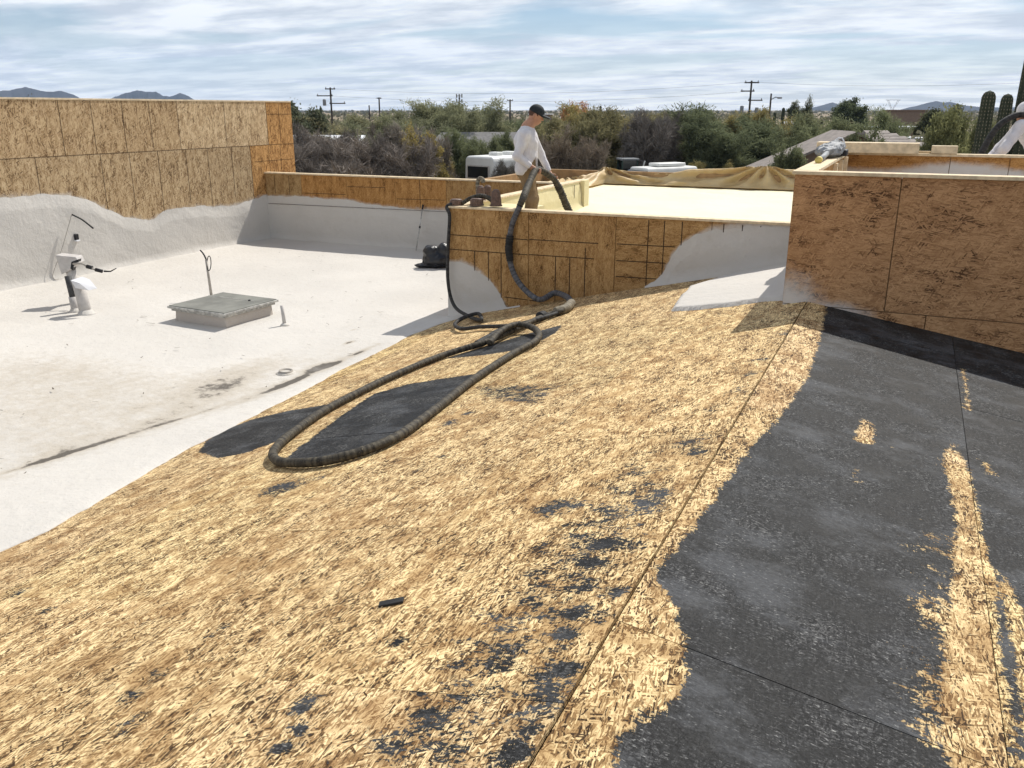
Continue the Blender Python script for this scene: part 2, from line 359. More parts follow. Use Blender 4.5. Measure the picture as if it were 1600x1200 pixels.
def hill(name, prof, D, deep):
    px = np.linspace(prof[0][0], prof[-1][0], 120); py = np.interp(px, [p[0] for p in prof], [p[1] for p in prof])
    V = []; rows = 9; n = len(px)
    for j in range(rows):
        t = j / (rows - 1) * 2 - 1
        for i in range(n):
            P = at_D(px[i], 171, D + t * deep); top = at_D(px[i], py[i], D)[2]; top = max(top, 1)
            nn = fbm(px[i] * .09, t * 3 + 5, 1.0, 5)
            k = max(0, 1 - abs(t)) ** (1.0); edge = min(1, (i + 1) / 6, (n - i) / 6)
            z = top * k * (1 if j == rows // 2 else .55 + .75 * nn) * (1 if 0 else edge ** .5)
            if j == rows // 2: z = top * (1 + .10 * (fbm(px[i] * .16, 9.0, 2.0, 4) - .47)) * edge ** .5
            V.append((P[0], P[1], max(z, -1) if abs(t) < 1 else -2))
    Fc = [(j * n + i, j * n + i + 1, (j + 1) * n + i + 1, (j + 1) * n + i) for j in range(rows - 1) for i in range(n - 1)]
    tag(mesh(name, V, Fc, MAT_HILL, smooth=True), kind='structure')
hill('hills', [(-260, 158), (-150, 146), (-60, 149), (0, 143), (20, 141), (45, 136), (62, 141), (80, 143), (100, 142), (118, 148), (134, 156), (142, 164)], 5000, 900)
hill('hills', [(150, 164), (172, 155), (190, 149), (206, 144), (218, 141), (232, 144), (247, 143), (258, 150), (268, 151), (276, 148), (285, 145), (296, 150), (308, 158), (322, 166)], 5200, 900)
hill('hills', [(1250, 170), (1275, 167), (1288, 163), (1300, 160), (1312, 164), (1326, 168), (1340, 170)], 5500, 500)
hill('hills', [(1405, 170), (1430, 166), (1446, 161), (1460, 158), (1472, 160), (1484, 159), (1500, 164), (1540, 168), (1700, 166), (1760, 170)], 5300, 600)

# ------------------------------------------------------------------ house: roof, deck, parapets
YM, YB, YRW, XL = 10.44, 15.70, 7.92, -13.26        # planes of the middle, back, right and left parapets
ZW, ZY = 3.5, 4.56                                   # white roof, yellow roof
house = empty('house_body', (0, 0, 0), label='tan stucco house body carrying the roofs under repair', cat='house')
b = MB(); b.box((-8.4, 7.9, 1.62), (10.9, 26.0, 3.24)); b.build('wall', MAT_STUCCO, house)
b = MB(); b.box((.4, 3.2, 1.9), (6.6, 16.4, 3.8)); b.build('wall', MAT_STUCCO, house)
b = MB(); b.box((-.9, 15.9, 2.15), (5.2, 9.0, 4.3)); b.build('wall', MAT_STUCCO, house)
b = MB(); b.box((-6.1, 18.3, 2.22), (5.2, 5.0, 4.3)); b.build('wall', MAT_STUCCO, house)

# white flat roof with its foam running a little way up the deck slope
EY = [-4, 1.5, 2.98, 3.27, 3.92, 4.9, 6.08, 7.58, 9.23, 9.9, 10.2, 10.44, 15.8]; EX = [-4.8, -4.75, -4.80, -4.76, -4.93, -5.16, -5.27, -5.5, -5.64, -5.55, -5.35, -4.95, -4.95]
def flat_roof():
    ys = np.concatenate([np.linspace(-4, 2.5, 60), np.linspace(2.55, 10.44, 260), np.linspace(10.5, 15.9, 70)])
    ts = np.concatenate([np.linspace(0, .82, 120), np.linspace(.823, 1, 64)])
    Yg, Tg = np.meshgrid(ys, ts, indexing='ij')
    ex = np.interp(ys, EY, EX) + .10 * (fbm(ys * 2.3, ys * 0, 3.3, 5) - .47) * 1.4 + .03 * (fbm(ys * 14, ys * 0, 1.3, 3) - .43)
    Xg = XL - .2 + (ex[:, None] - XL + .2) * Tg
    foldx = np.interp(Yg, [-4, 4.04, 4.81, 5.98, 6.89, 7.72, 10.44, 16], [-6.6, -6.36, -6.2, -5.95, -5.88, -5.8, -5.8, -5.8])
    floor = ZW + .05 * (fbm(Xg * .45, Yg * .45, 0, 4) - .47) + .012 * (fbm(Xg * 3, Yg * 3, 1, 3) - .43)
    deck = zL(Xg) + .016
    ramp = np.where(Yg < YM, deck, -9)
    # cant strip between floor and deck
    cant = floor + np.clip(Xg - foldx, 0, None) * .22
    exg = ex[:, None] + 0 * Xg; line = ZW + (Xg - foldx) / (exg - foldx) * (zL(exg) + .016 - ZW)
    k = .03; a, bb = floor, np.where(Yg < YM, np.maximum(np.where(Xg > foldx - .2, line, -9), ramp), -9)
    h = np.clip(.5 + .5 * (bb - a) / k, 0, 1); Z = a * (1 - h) + bb * h + k * h * (1 - h)
    d = ex[:, None] - Xg
    Z = np.where((d < .12) & (Yg < YM), Z - .013 * (1 - d / .12) ** 2, Z)
    Z += .004 * (fbm(Xg * 14, Yg * 14, 2, 2) - .38)
    # dirt: ponding stains near the fold, ochre patch, streaks
    di = (.8 * np.exp(-((Xg - foldx + .10) / .45) ** 2) * (fbm(Xg * 1.7, Yg * 1.3, 5, 4) - .15) + .75 * np.exp(-((Xg - foldx + .02) / .05) ** 2) * np.clip(3 * fbm(Xg * 1.1, Yg * 1.6, 8, 3) - .9, 0, 1)) * np.where(Yg < 8.8, 1, .3)
    def blob(cx, cy, rx, ry, s): return s * np.exp(-(((Xg - cx) / rx) ** 2 + ((Yg - cy) / ry) ** 2))
    di += blob(-7.2, 6.0, 1.3, 1.4, .5) + blob(-8.9, 6.2, 1.4, 1.1, .42) + blob(-6.4, 7.0, .5, .9, .4) + blob(-6.9, 4.6, .8, .9, .42) + blob(-9.5, 5.0, 1.5, .8, .3)
    for (px, py, rr, s) in [(500, 574, .13, 1.15), (468, 593, .10, 1.15), (452, 602, .12, .85), (523, 570, .09, .9), (440, 606, .12, .7), (400, 622, .2, .45), (560, 553, .12, .7), (545, 535, .07, 1.1), (552, 515, .05, .9), (350, 600, .4, .35), (420, 560, .5, .25), (250, 655, .25, .55), (540, 510, .12, .35), (100, 705, .3, .5), (215, 640, .2, .3), (480, 590, .3, .4)]:
        P = at_z(px, py, ZW); di += blob(P[0], P[1], rr * .6, rr * 1.7, s)
    di -= .16 * (fbm(Xg * .5 + 3, Yg * .5, 8, 3) - .1) + .05
    for (px, py, rr) in [(445, 582, .35), (330, 540, 1.0), (110, 500, .9)]:
        P = at_z(px, py, ZW); di -= blob(P[0], P[1], rr, rr, .3)
    n, m = Xg.shape
    V = np.stack([Xg, Yg, Z], -1).reshape(-1, 3)
    I = np.arange(n * m).reshape(n, m)
    Q = np.stack([I[:-1, :-1], I[:-1, 1:], I[1:, 1:], I[1:, :-1]], -1).reshape(-1, 4)
    # thickness skirt along the ragged right edge
    sk = np.stack([Xg[:, -1] + .003, Yg[:, -1], Z[:, -1] - .012], -1); base = len(V); V = np.concatenate([V, sk])
    J = np.arange(n) + base
    Q = np.concatenate([Q, np.stack([I[:-1, -1], J[:-1], J[1:], I[1:, -1]], -1)])
    Q = Q[:, ::-1] if False else Q
    o = npmesh('flat_roof', V, Q, MAT_FOAM, smooth=True); fattr(o, 'dirt', np.concatenate([di.ravel(), np.zeros(n)]))
    tag(o, kind='structure'); return o
flat_roof()

def poly_sdf(P, X, Y):
    """signed distance to polygon, positive inside"""
    P = np.array(P)[:, :2]; d = np.full(X.shape, 1e9); ins = np.zeros(X.shape, bool); n = len(P)
    for i in range(n):
        a, b_ = P[i], P[(i + 1) % n]; e = b_ - a; wx, wy = X - a[0], Y - a[1]
        t = np.clip((wx * e[0] + wy * e[1]) / (e @ e + 1e-12), 0, 1); d = np.minimum(d, (wx - e[0] * t) ** 2 + (wy - e[1] * t) ** 2)
        c1 = (a[1] > Y) != (b_[1] > Y); ins ^= c1 & (X < (b_[0] - a[0]) * (Y - a[1]) / (b_[1] - a[1] + 1e-12) + a[0])
    return np.where(ins, 1, -1) * np.sqrt(d)
TARL = [[at_L(*p) for p in poly] for poly in [
    [(312, 706), (322, 690), (345, 674), (395, 655), (450, 642), (512, 632), (500, 645), (470, 665), (430, 690), (385, 707), (340, 716)],
    [(440, 722), (480, 690), (540, 645), (585, 615), (640, 600), (690, 592), (745, 584), (715, 612), (690, 640), (640, 668), (600, 690), (545, 712), (500, 725)],
    [(700, 560), (760, 541), (830, 520), (878, 508), (868, 520), (820, 545), (755, 555)]]]
TARM = [[at_L(*p) for p in poly] for poly in [[(745, 606), (875, 601), (835, 630), (770, 624)]]]
SPOTS_L = [(705, 660, .16, .0), (735, 645, .12, .0), (440, 762, .22, .04), (650, 735, .10, -.02), (690, 715, .12, -.02), (500, 745, .10, 0), (1075, 690, .28, -.02), (1090, 705, .18, .0), (860, 795, .16, .03), (850, 850, .10, -.01),
    (880, 660, .2, -.05), (900, 790, .14, .0), (940, 850, .2, .03), (925, 880, .16, .02), (1010, 790, .16, .04), (1030, 770, .12, .03), (990, 850, .14, .02), (910, 915, .10, .05), (960, 925, .08, .04), (900, 960, .14, .04), (880, 990, .10, .04), (940, 965, .08, .03),
    (870, 1050, .13, .05), (850, 1080, .10, .05), (855, 1100, .10, .06), (865, 1020, .10, .02), (800, 1180, .11, .06), (815, 1150, .07, .04), (480, 1100, .08, .05), (440, 1170, .07, .04), (240, 1055, .12, .0), (210, 1085, .1, .02), (340, 985, .12, -.02), (30, 925, .12, 0), (80, 950, .1, 0),
    (200, 1130, .1, .0), (470, 1140, .08, .02), (620, 1000, .12, -.02), (1190, 560, .25, -.03), (1170, 585, .2, -.03), (1235, 520, .3, -.02), (780, 965, .12, -.04), (1110, 640, .2, -.04), (1150, 610, .2, -.03)]
def tar_left(X, Y):
    t = np.full(X.shape, -.172)
    t = t + .06 * np.exp(-((X + 1.05) / .35) ** 2) * np.exp(-((Y - 3.0) / 1.6) ** 2) + .05 * np.exp(-((Y - 1.2) / .9) ** 2) + .05 * np.exp(-((X + 1.0) / .3) ** 2)
    t = t + .055 * np.exp(-((X + 1.08) / .22) ** 2) * np.clip((4.6 - Y) / .8, 0, 1) * np.clip((Y - 1.2) / .5, 0, 1)
    for P in TARL: t = np.maximum(t, np.clip(poly_sdf(P, X, Y) * 4.5 + .02, -.5, .4))
    for P in TARM: t = np.maximum(t, np.clip(poly_sdf(P, X, Y), -.5, .02) - .01)
    for px, py, r, s in SPOTS_L:
        P = at_L(px, py); d = np.sqrt(((X - P[0]) / 1.0) ** 2 + ((Y - P[1]) / 1.15) ** 2); t = np.maximum(t, s + .06 - .22 * d / r)
    return t
TARR = [at_R(*p) for p in [(1293, 470), (1281, 530), (1262, 590), (1220, 650), (1170, 700), (1130, 760), (1082, 822), (1032, 885), (1020, 905), (1048, 935), (1064, 985), (1072, 1040), (1064, 1080), (1030, 1120), (970, 1150), (960, 1200), (940, 1330)]]
TARR = [tuple(p[:2]) for p in TARR] + [(-.5, -3), (3.5, -3), (3.5, 9), (-.54, 9)]
WOODR = [[at_R(*p) for p in poly] for poly in [
    [(1476, 708), (1490, 692), (1512, 735), (1530, 800), (1546, 900), (1562, 1010), (1580, 1200), (1500, 1200), (1490, 1080), (1495, 950), (1504, 850), (1490, 780)],
    [(1556, 890), (1572, 905), (1600, 960), (1640, 1100), (1640, 1250), (1600, 1200), (1585, 1020)],
    [(1502, 575), (1508, 578), (1514, 640), (1508, 640)], [(1336, 735), (1342, 730), (1344, 757), (1338, 757)], [(1345, 655), (1365, 660), (1358, 690), (1342, 690)], [(1530, 718), (1545, 725), (1560, 742), (1548, 742)]]]
HALF = [(1440, 720, .25, .12), (1450, 850, .25, .13), (1450, 950, .2, .14), (1440, 1050, .16, .12), (1360, 690, .2, .12), (1520, 690, .15, .12), (1460, 1140, .15, .14), (1540, 660, .3, .08), (1180, 940, .2, .05)]
BAREL = [(985, 1000, .14), (1000, 1130, .12), (960, 960, .10), (1040, 1000, .1), (990, 1060, .16), (945, 1180, .1)]
def tar_right(X, Y):
    t = np.clip(poly_sdf(TARR, X, Y) * 4.0, -.5, .20)
    t = np.where(X < -.45, np.maximum(t, -.14 - .1 * np.clip(Y - 3, 0, 1)), t)
    for i, P in enumerate(WOODR): t = np.minimum(t, np.clip(-poly_sdf(P, X, Y) * 4.0 + .01, -.22, .5))
    for px, py, r, s in HALF:
        P = at_R(px, py); d = np.hypot(X - P[0], Y - P[1]); t = t - s * .7 * np.exp(-(d / r) ** 2)
    t = t - .105 * np.exp(-((X - .27) / .13) ** 2) * np.clip((4.9 - Y) / 1.5, 0, 1)
    for px, py, s in [(1030, 1130, .13), (985, 1145, .12), (1010, 1110, .10), (1000, 1190, .15)]:
        P = at_R(px, py); t = np.maximum(t, .08 - .3 * np.hypot(X - P[0], Y - P[1]) / s)
    return t

def slab_panel(name, P0, eu, ev, W, H, th, mat, parent, step, tint=(1, 1, 1), attrs=None, along='v', lift=None):
    """sheathing panel: gridded face with its own thickness; P0 corner, eu/ev unit axes, face normal eu x ev"""
    P0, eu, ev = map(lambda a: np.array(a, float), (P0, eu, ev)); nrm = np.cross(eu, ev)
    nu, nv = max(1, int(W / step)), max(1, int(H / step))
    U, Vv = np.meshgrid(np.linspace(0, W, nu + 1), np.linspace(0, H, nv + 1), indexing='ij')
    pts = P0 + U[..., None] * eu + Vv[..., None] * ev
    if lift is not None: pts = pts + lift(U, Vv)[..., None] * nrm
    V = pts.reshape(-1, 3); I = np.arange(len(V)).reshape(nu + 1, nv + 1)
    Q = np.stack([I[:-1, :-1], I[1:, :-1], I[1:, 1:], I[:-1, 1:]], -1).reshape(-1, 4)
    loop = np.concatenate([I[:-1, 0], I[-1, :-1], I[:0:-1, -1], I[0, :0:-1]])
    base = len(V); V = np.concatenate([V, V[loop] - nrm * th]); J = np.arange(len(loop)) + base
    Q = np.concatenate([Q, np.stack([loop, J, np.roll(J, -1), np.roll(loop, -1)], -1)])
    o = npmesh(name, V, Q, mat, parent)
    uv = np.stack([U.ravel(), Vv.ravel()], -1)
    if along == 'u': uv = uv[:, ::-1]
    uv = np.concatenate([uv, uv[loop] + np.array([.05, .03])]) + rng.random(2) * 60
    uvmap(o, uv)
    for k, fn in (attrs or {}).items(): fattr(o, k, fn(V[:, 0], V[:, 1], V[:, 2]))
    o.color = tuple(tint) + (1,)
    return o
deck = empty('roof_deck', (0, 0, 0), label='low gable roof deck of weathered sheathing with black residue', kind='structure')
def jit(): 
    g = 1 + random.uniform(-.07, .06); return (g, g * random.uniform(.97, 1.01), g * random.uniform(.94, 1.02))
nl = np.array([-SL, 0, 1]) / math.hypot(SL, 1); ul = np.array([1, 0, SL]) / math.hypot(SL, 1); ur = np.array([1, 0, -SR]) / math.hypot(SR, 1)
xs = [-.7245, -1.82, -2.95, -4.08, -5.22, -5.95]; brk = [1.95, 3.2, 2.45, .9, 2.0]
GAP = .0035
for r in range(5):
    x1, x0 = xs[r], xs[r + 1]; k = math.hypot(1, SL); ys = [-2.5] + [y for y in np.arange(brk[r] - 4.84, YM, 2.42) if y > -2] + [YM]
    for y0, y1 in zip(ys[:-1], ys[1:]):
        if y1 - y0 < .05: continue
        lf = random.uniform(-.001, .001); dz = lambda U, Vv, lf=lf: lf + 0 * U
        slab_panel('panel', (x0 + GAP / 2, y0 + GAP / 2, zL(x0 + GAP / 2)), ul, (0, 1, 0), (x1 - x0 - GAP) * k, y1 - y0 - GAP, .015, MAT_DECK, deck, .045, jit(), {'tar': lambda x, y, z: tar_left(x, y)}, lift=dz)
xs = [-.7155, .47, 1.66, 2.85]; brk = [2.42, 1.11, 2.42]
for r in range(3):
    x0, x1 = xs[r], xs[r + 1]; k = math.hypot(1, SR); ys = [-2.5] + [y for y in np.arange(brk[r] - 4.84, YRW, 2.42) if y > -2] + [YRW]
    for y0, y1 in zip(ys[:-1], ys[1:]):
        if y1 - y0 < .05: continue
        lf = random.uniform(-.001, .001); dz = lambda U, Vv, lf=lf: lf + 0 * U
        slab_panel('panel', (x0 + GAP / 2, y0 + GAP / 2, zR(x0 + GAP / 2)), ur, (0, 1, 0), (x1 - x0 - GAP) * k, y1 - y0 - GAP, .015, MAT_DECK, deck, .045, jit(), {'tar': lambda x, y, z: tar_right(x, y)}, lift=dz)
MAT_UNDER = simple('deck_underside', (.03, .02, .012), .95)
mesh('rafter_board', [(-5.95, -2.5, zL(-5.95) - .05), (XR, -2.5, ZR - .05), (2.85, -2.5, zR(2.85) - .05), (-5.95, YM, zL(-5.95) - .05), (XR, YM, ZR - .05), (2.85, YM, zR(2.85) - .05)], [(0, 1, 4, 3), (1, 2, 5, 4)], MAT_UNDER, deck)

# sprayed foam patch on the deck beside the right wall
def deck_foam_patch():
    P = [at_L(*p)[:2] for p in [(1047, 487), (1060, 470), (1075, 452), (1150, 438), (1235, 424), (1235, 468), (1190, 472), (1140, 479), (1090, 484)]]
    P[3] = np.array([P[3][0], YM]); P[4] = np.array([-.93, YM]); P[2] = np.array([P[2][0], min(P[2][1], YM)]); P[5] = np.array([-.93, P[5][1]])
    X, Y = np.meshgrid(np.linspace(-2.75, -.93, 80), np.linspace(7.4, YM, 130), indexing='ij')
    d = poly_sdf(P, X, Y) + .07 * (fbm(X * 7, Y * 5, 4, 4) - .47)
    th = .038 * np.clip(d / .03, 0, 1) ** .5 + .008 * (fbm(X * 6, Y * 6, 6, 3) - .4)
    V = np.stack([X, Y, zL(X) + np.where(d > 0, .004 + th, -.02)], -1).reshape(-1, 3); I = np.arange(X.size).reshape(X.shape)
    Q = np.stack([I[:-1, :-1], I[1:, :-1], I[1:, 1:], I[:-1, 1:]], -1).reshape(-1, 4)
    keep = (d > -.015).ravel(); Q = Q[keep[Q].any(1)]
    o = npmesh('foam_patch', V, Q, MAT_FOAM, deck, True); fattr(o, 'dirt', np.full(len(V), -.05)); return o
deck_foam_patch()

def wall_foam(parent, axis, plane, nrm, s, zb, zt, mat=MAT_FOAM, th=.03, cove=.10, mist=.0):
    s = np.asarray(s); n = len(s); m = 34; t = np.linspace(0, 1, m) ** .8
    S = np.repeat(s[:, None], m, 1); Z = zb[:, None] + (zt - zb)[:, None] * t[None]
    hb = Z - zb[:, None]; dt = zt[:, None] - Z
    off = th * np.clip(dt / .22, 0, 1) ** .9 + cove * np.clip(1 - hb / .16, 0, 1) ** 2 + .045 * (fbm(S * 1.6 + Z * 1.4, Z * 1.1 - S * .4, plane, 3) - .45) * np.clip(dt / .08, 0, 1)
    off = np.maximum(off, .0015)
    C = plane + nrm * off
    V = np.stack([C, S, Z] if axis == 'X' else [S, C, Z], -1).reshape(-1, 3); I = np.arange(n * m).reshape(n, m)
    Q = np.stack([I[:-1, :-1], I[1:, :-1], I[1:, 1:], I[:-1, 1:]], -1).reshape(-1, 4)
    if (axis == 'X') == (nrm < 0): Q = Q[:, ::-1]
    o = npmesh('foam_coating', V, Q, mat, parent, True); fattr(o, 'dirt', (.02 - .1 * (fbm(S, Z, 3, 2) - .2)).ravel()); return o
def wob(s, a=.05): return a * (fbm(s * 1.7, s * 0 + 3, 7.0, 5) - .48) * 2 + .035 * (fbm(s * 7, s * 0 + 1, 2.0, 4) - .46) * 2
def top_plate(parent, c, d): return MB().box(c, d).build('top_plate', MAT_LUMBER, parent, bevel=.004)
def lines(parent, segs, plane, nrm, axis, wdt=.010):
    for (s0, z0, s1, z1) in segs:
        b = MB(); c = plane + nrm * .0012; L = math.hypot(s1 - s0, z1 - z0); a = math.atan2(z1 - z0, s1 - s0)
        if axis == 'Y': b.box(((s0 + s1) / 2, c, (z0 + z1) / 2), (L, .003, wdt), ry=-a)
        else: b.box((c, (s0 + s1) / 2, (z0 + z1) / 2), (.003, L, wdt), rx=a)
        b.build('saw_line', MAT_LINE, parent)

# --- left parapet (tall), face +X
lw = empty('parapet_wall', (0, 0, 0), label='tall sun-bleached sheathing parapet along the left of the white roof', cat='wall', group='parapet walls')
fy = [9.33, 10.01, 10.62, 11.12, 11.63, 12.3, 12.73, 13.59, 14.51, 15.67]; fz = [4.96, 4.94, 4.88, 4.69, 4.40, 4.26, 4.40, 4.40, 4.32, 4.45]
def lw_spray(x, y, z):
    t = np.interp(y, [-3, 8] + fy + [17], [4.9, 4.95] + fz + [4.5]); return np.clip(1 - (z - t) / .07, 0, 1) * .6
MB().box((XL - .10, 6.9, 4.9), (.15, 19.8, 2.98)).build('core', MAT_CORE, lw)
ys = [10.06 - 1.31 * k for k in range(10, 0, -1)] + [10.06, 11.36, 12.68, 14.0, 15.29, 16.80]
for i, (y0, y1) in enumerate(zip(ys[:-1], ys[1:])):
    tn = (1, 1, 1) if y1 < 15.4 else (1.05, .82, .55); g = random.uniform(.93, 1.05); tn = tuple(x * g for x in tn)
    slab_panel('panel', (XL, y0 + .004, 3.42), (0, 1, 0), (0, 0, 1), y1 - y0 - .008, 2.12, .018, MAT_WALLW, lw, .09, tn, {'spray': lw_spray})
ys2 = [10.65 - 1.31 * k for k in range(10, 0, -1)] + [10.65, 11.97, 13.30, 15.92, 16.80]
for i, (y0, y1) in enumerate(zip(ys2[:-1], ys2[1:])):
    tn = (1.22, 1.25, 1.3) if 13 < y0 < 15 else ((1.05, .82, .55) if y0 > 15 else (1, .98, .96))
    slab_panel('panel', (XL, y0 + .004, 5.548), (0, 1, 0), (0, 0, 1), y1 - y0 - .008, .905, .018, MAT_WALLW, lw, .09, tn, {'spray': lambda x, y, z: 0 * x})
lines(lw, [(y, 3.6, y, 5.54) for y in ys[1:-1]] + [(y, 5.55, y, 6.45) for y in ys2[1:-1]] + [(ys[0], 5.544, 16.79, 5.544)], XL, 1, 'X', .0065)
top_plate(lw, (XL - .07, 6.9, 6.47), (.16, 19.8, .03))
lines(lw, [(y, 5.6, y, 6.44) for y in (11.3, 12.6, 14.6, 16.35)] + [(y, 4.5, y, 5.52) for y in (12.0, 13.4, 14.7, 15.9, 16.3)] + [(15.95, 6.2, 16.78, 6.2), (15.4, 5.2, 16.75, 5.2)], XL, 1, 'X', .007)
s = np.linspace(-3, 15.70, 300)
wall_foam(lw, 'X', XL, 1, s, np.full(300, 3.47), np.interp(s, [-3, 8] + fy, [4.9, 4.95] + fz) + wob(s, .04), th=.035, cove=.06)

# --- back parapet, face -Y
bw = empty('parapet_wall', (0, 0, 0), label='low orange sheathing parapet at the back of the white roof', cat='wall', group='parapet walls')
bx = [-13.2, -12.13, -11.6, -11.12, -10.7, -10.14, -9.51, -8.6, -5.6]; bz = [4.43, 4.46, 4.42, 4.45, 4.38, 4.33, 4.31, 4.34, 4.35]
def bw_spray(x, y, z): return np.clip(1 - (z - np.interp(x, bx, bz)) / .07, 0, 1) * .65
MB().box((-9.45, YB + .09, 4.1), (7.6, .14, 1.66)).build('core', MAT_CORE, bw)
xs = [XL + .01, -12.27, -11.07, -9.85, -8.63, -7.42, -6.2, -5.62]
for x0, x1 in zip(xs[:-1], xs[1:]):
    tn = (.86, .90, .95) if x1 < -12 else ((.95, .80, .62) if x1 < -8.5 else (.82, .78, .72)); g = random.uniform(.93, 1.05)
    slab_panel('panel', (x0 + .004, YB, 3.42), (1, 0, 0), (0, 0, 1), x1 - x0 - .008, 1.51, .018, MAT_WALL, bw, .07, tuple(a * g for a in tn), {'spray': bw_spray})
top_plate(bw, (-9.45, YB + .06, 4.948), (7.66, .17, .03))
lines(bw, [(-9.25, 4.35, -9.25, 4.92), (-9.82, 4.51, -8.66, 4.53), (-11.05, 4.72, -10.1, 4.73), (-12.25, 4.54, -11.1, 4.55), (-13.0, 4.5, -13.0, 4.9), (-12.6, 4.5, -12.6, 4.9)], YB, -1, 'Y')
s = np.linspace(XL + .02, -5.8, 150); wall_foam(bw, 'Y', YB, -1, s, np.full(150, 3.47), np.interp(s, bx, bz) + wob(s, .03), cove=.05)
lines(bw, [(-13.2, 4.275, -8.6, 4.30)], YB - .033, -1, 'Y', .008)

# --- middle parapet, face -Y, its base climbing the deck; side return towards the back parapet
mw = empty('parapet_wall', (0, 0, 0), label='honey-coloured sheathing parapet across the middle, base climbing the deck', cat='wall', group='parapet walls')
def mw_spray(x, y, z):
    tl = np.interp(x, [-5.75, -5.49, -5.24, -5.0, -4.85, -4.7, -4.5], [4.27, 4.29, 4.18, 3.97, 3.72, 3.5, 3.0]); tr = np.interp(x, [-3.0, -2.85, -2.69, -2.59, -2.44, -2.14, -1.69, -1.19], [3.4, 4.11, 4.33, 4.58, 4.76, 4.93, 5.03, 5.1])
    a = np.clip(1 - (z - np.maximum(np.where(x < -4.4, tl, 0), np.where(x > -3.05, tr, 0))) / .07, 0, 1); return a * .7
xs = [-5.72, -4.52, -3.32, -2.12, -.93]
for x0, x1 in zip(xs[:-1], xs[1:]):
    g = random.uniform(.95, 1.04); zb = max(3.42, zL(x0) - .02)
    slab_panel('panel', (x0 + .004, YM, zb), (1, 0, 0), (0, 0, 1), x1 - x0 - .008, 5.03 - zb, .018, MAT_WALL, mw, .05, (.93 * g, .90 * g, .86 * g), {'spray': mw_spray}, along='u' if x0 > -4 else 'v')
MB().box((-3.32, YM + .085, 4.2), (4.76, .13, 1.62)).build('core', MAT_CORE, mw)
MB().box((-5.655, 13.05, 4.2), (.13, 5.0, 1.62)).build('core', MAT_CORE, mw)
top_plate(mw, (-3.32, YM + .055, 5.035), (4.80, .15, .03)); top_plate(mw, (-5.655, 13.05, 5.037), (.17, 5.1, .03))
segs = [(x, z0, x, z1) for x, z0, z1 in [(-5.32, 3.6, 4.46), (-5.11, 3.6, 4.46), (-4.92, 3.62, 4.46), (-4.13, 3.87, 4.46), (-3.93, 3.9, 4.46), (-3.72, 3.95, 4.6), (-2.9, 4.1, 5.0), (-2.7, 4.2, 5.0), (-2.48, 4.65, 5.0), (-1.98, 4.9, 5.0), (-1.76, 4.9, 5.0), (-1.55, 4.95, 5.0)]]
segs += [(-5.7, 4.66, -4.53, 4.66), (-4.51, 4.665, -3.55, 4.67), (-5.7, 4.46, -4.53, 4.46), (-4.51, 4.465, -3.6, 4.47), (-3.3, 4.68, -2.55, 4.69), (-3.3, 4.47, -2.66, 4.48), (-3.3, 4.265, -2.77, 4.275), (-4.87, 3.86, -4.53, 3.85), (-4.5, 3.85, -4.35, 3.84)]
lines(mw, segs, YM, -1, 'Y', .011)
s = np.linspace(-5.73, -4.62, 60); zt = np.interp(s, [-5.73, -5.6, -5.49, -5.36, -5.24, -5.12, -5.0, -4.92, -4.85, -4.76, -4.62], [4.27, 4.30, 4.29, 4.25, 4.18, 4.09, 3.97, 3.85, 3.74, 3.66, 3.62])
zb = np.maximum(3.45, zL(s) - .0); wall_foam(mw, 'Y', YM, -1, s, zb, np.maximum(np.minimum(zt + wob(s * 1.6, .02), 5.005), zb + .02), th=.03, cove=.05)
s = np.linspace(-2.9, -.94, 90); zt = np.interp(s, [-2.9, -2.85, -2.78, -2.69, -2.59, -2.5, -2.44, -2.3, -2.14, -1.69, -1.19, -.9], [4.16, 4.2, 4.25, 4.36, 4.58, 4.70, 4.76, 4.85, 4.92, 4.985, 4.998, 5.0])
zb = zL(s); wall_foam(mw, 'Y', YM, -1, s, zb, np.maximum(np.minimum(zt + wob(s * 1.6, .02), 5.005), zb + .02), th=.03, cove=.05)
# cream foam on the inside of the side return (faces +X)
s = np.linspace(YM + .12, 15.25, 90); wall_foam(mw, 'X', -5.588, 1, s, np.full(90, ZY - .03), 5.018 + 0 * s, MAT_CREAM, th=.035, cove=.08)
MB().box((-5.60, 15.42, 4.8), (.2, .25, .5)).build('corner_post', MAT_CREAM, mw)
lines(mw, [(13.2, 4.6, 13.2, 5.0), (14.9, 4.6, 14.9, 5.0)], -5.55, 1, 'X', .02)

# --- right parapet box: front face -Y, side and back parapets round a small upper roof
rw = empty('parapet_wall', (0, 0, 0), label='dark brown sheathing parapet at the right above the black deck', cat='wall', group='parapet walls')
def rw_spray(x, y, z):
    d = np.hypot((x + .88) / .34, (z - 4.60) / .34); d2 = np.hypot((x + .5) / .4, (z - 4.58) / .13); return np.clip(1.3 - np.minimum(d, d2 * 1.1), 0, 1) * .85
for (x0, x1) in [(-.93, -.08), (-.08, 1.12), (1.12, 2.32), (2.32, 3.2)]:
    slab_panel('panel', (x0 + .004, YRW, 4.64), (1, 0, 0), (0, 0, 1), x1 - x0 - .008, 1.13, .018, MAT_WALLR, rw, .05, (1.18, 1.02, .78), {'spray': rw_spray}, along='u')
for (x0, x1) in [(-.93, .25), (.25, 1.45), (1.45, 3.2)]:
    slab_panel('panel', (x0 + .004, YRW, 3.9), (1, 0, 0), (0, 0, 1), x1 - x0 - .008, .732, .018, MAT_WALLR, rw, .05, (1.18, 1.02, .78), {'spray': rw_spray}, along='u')
MB().box((1.13, YRW + .085, 4.85), (4.1, .13, 1.8)).build('core', MAT_CORE, rw)
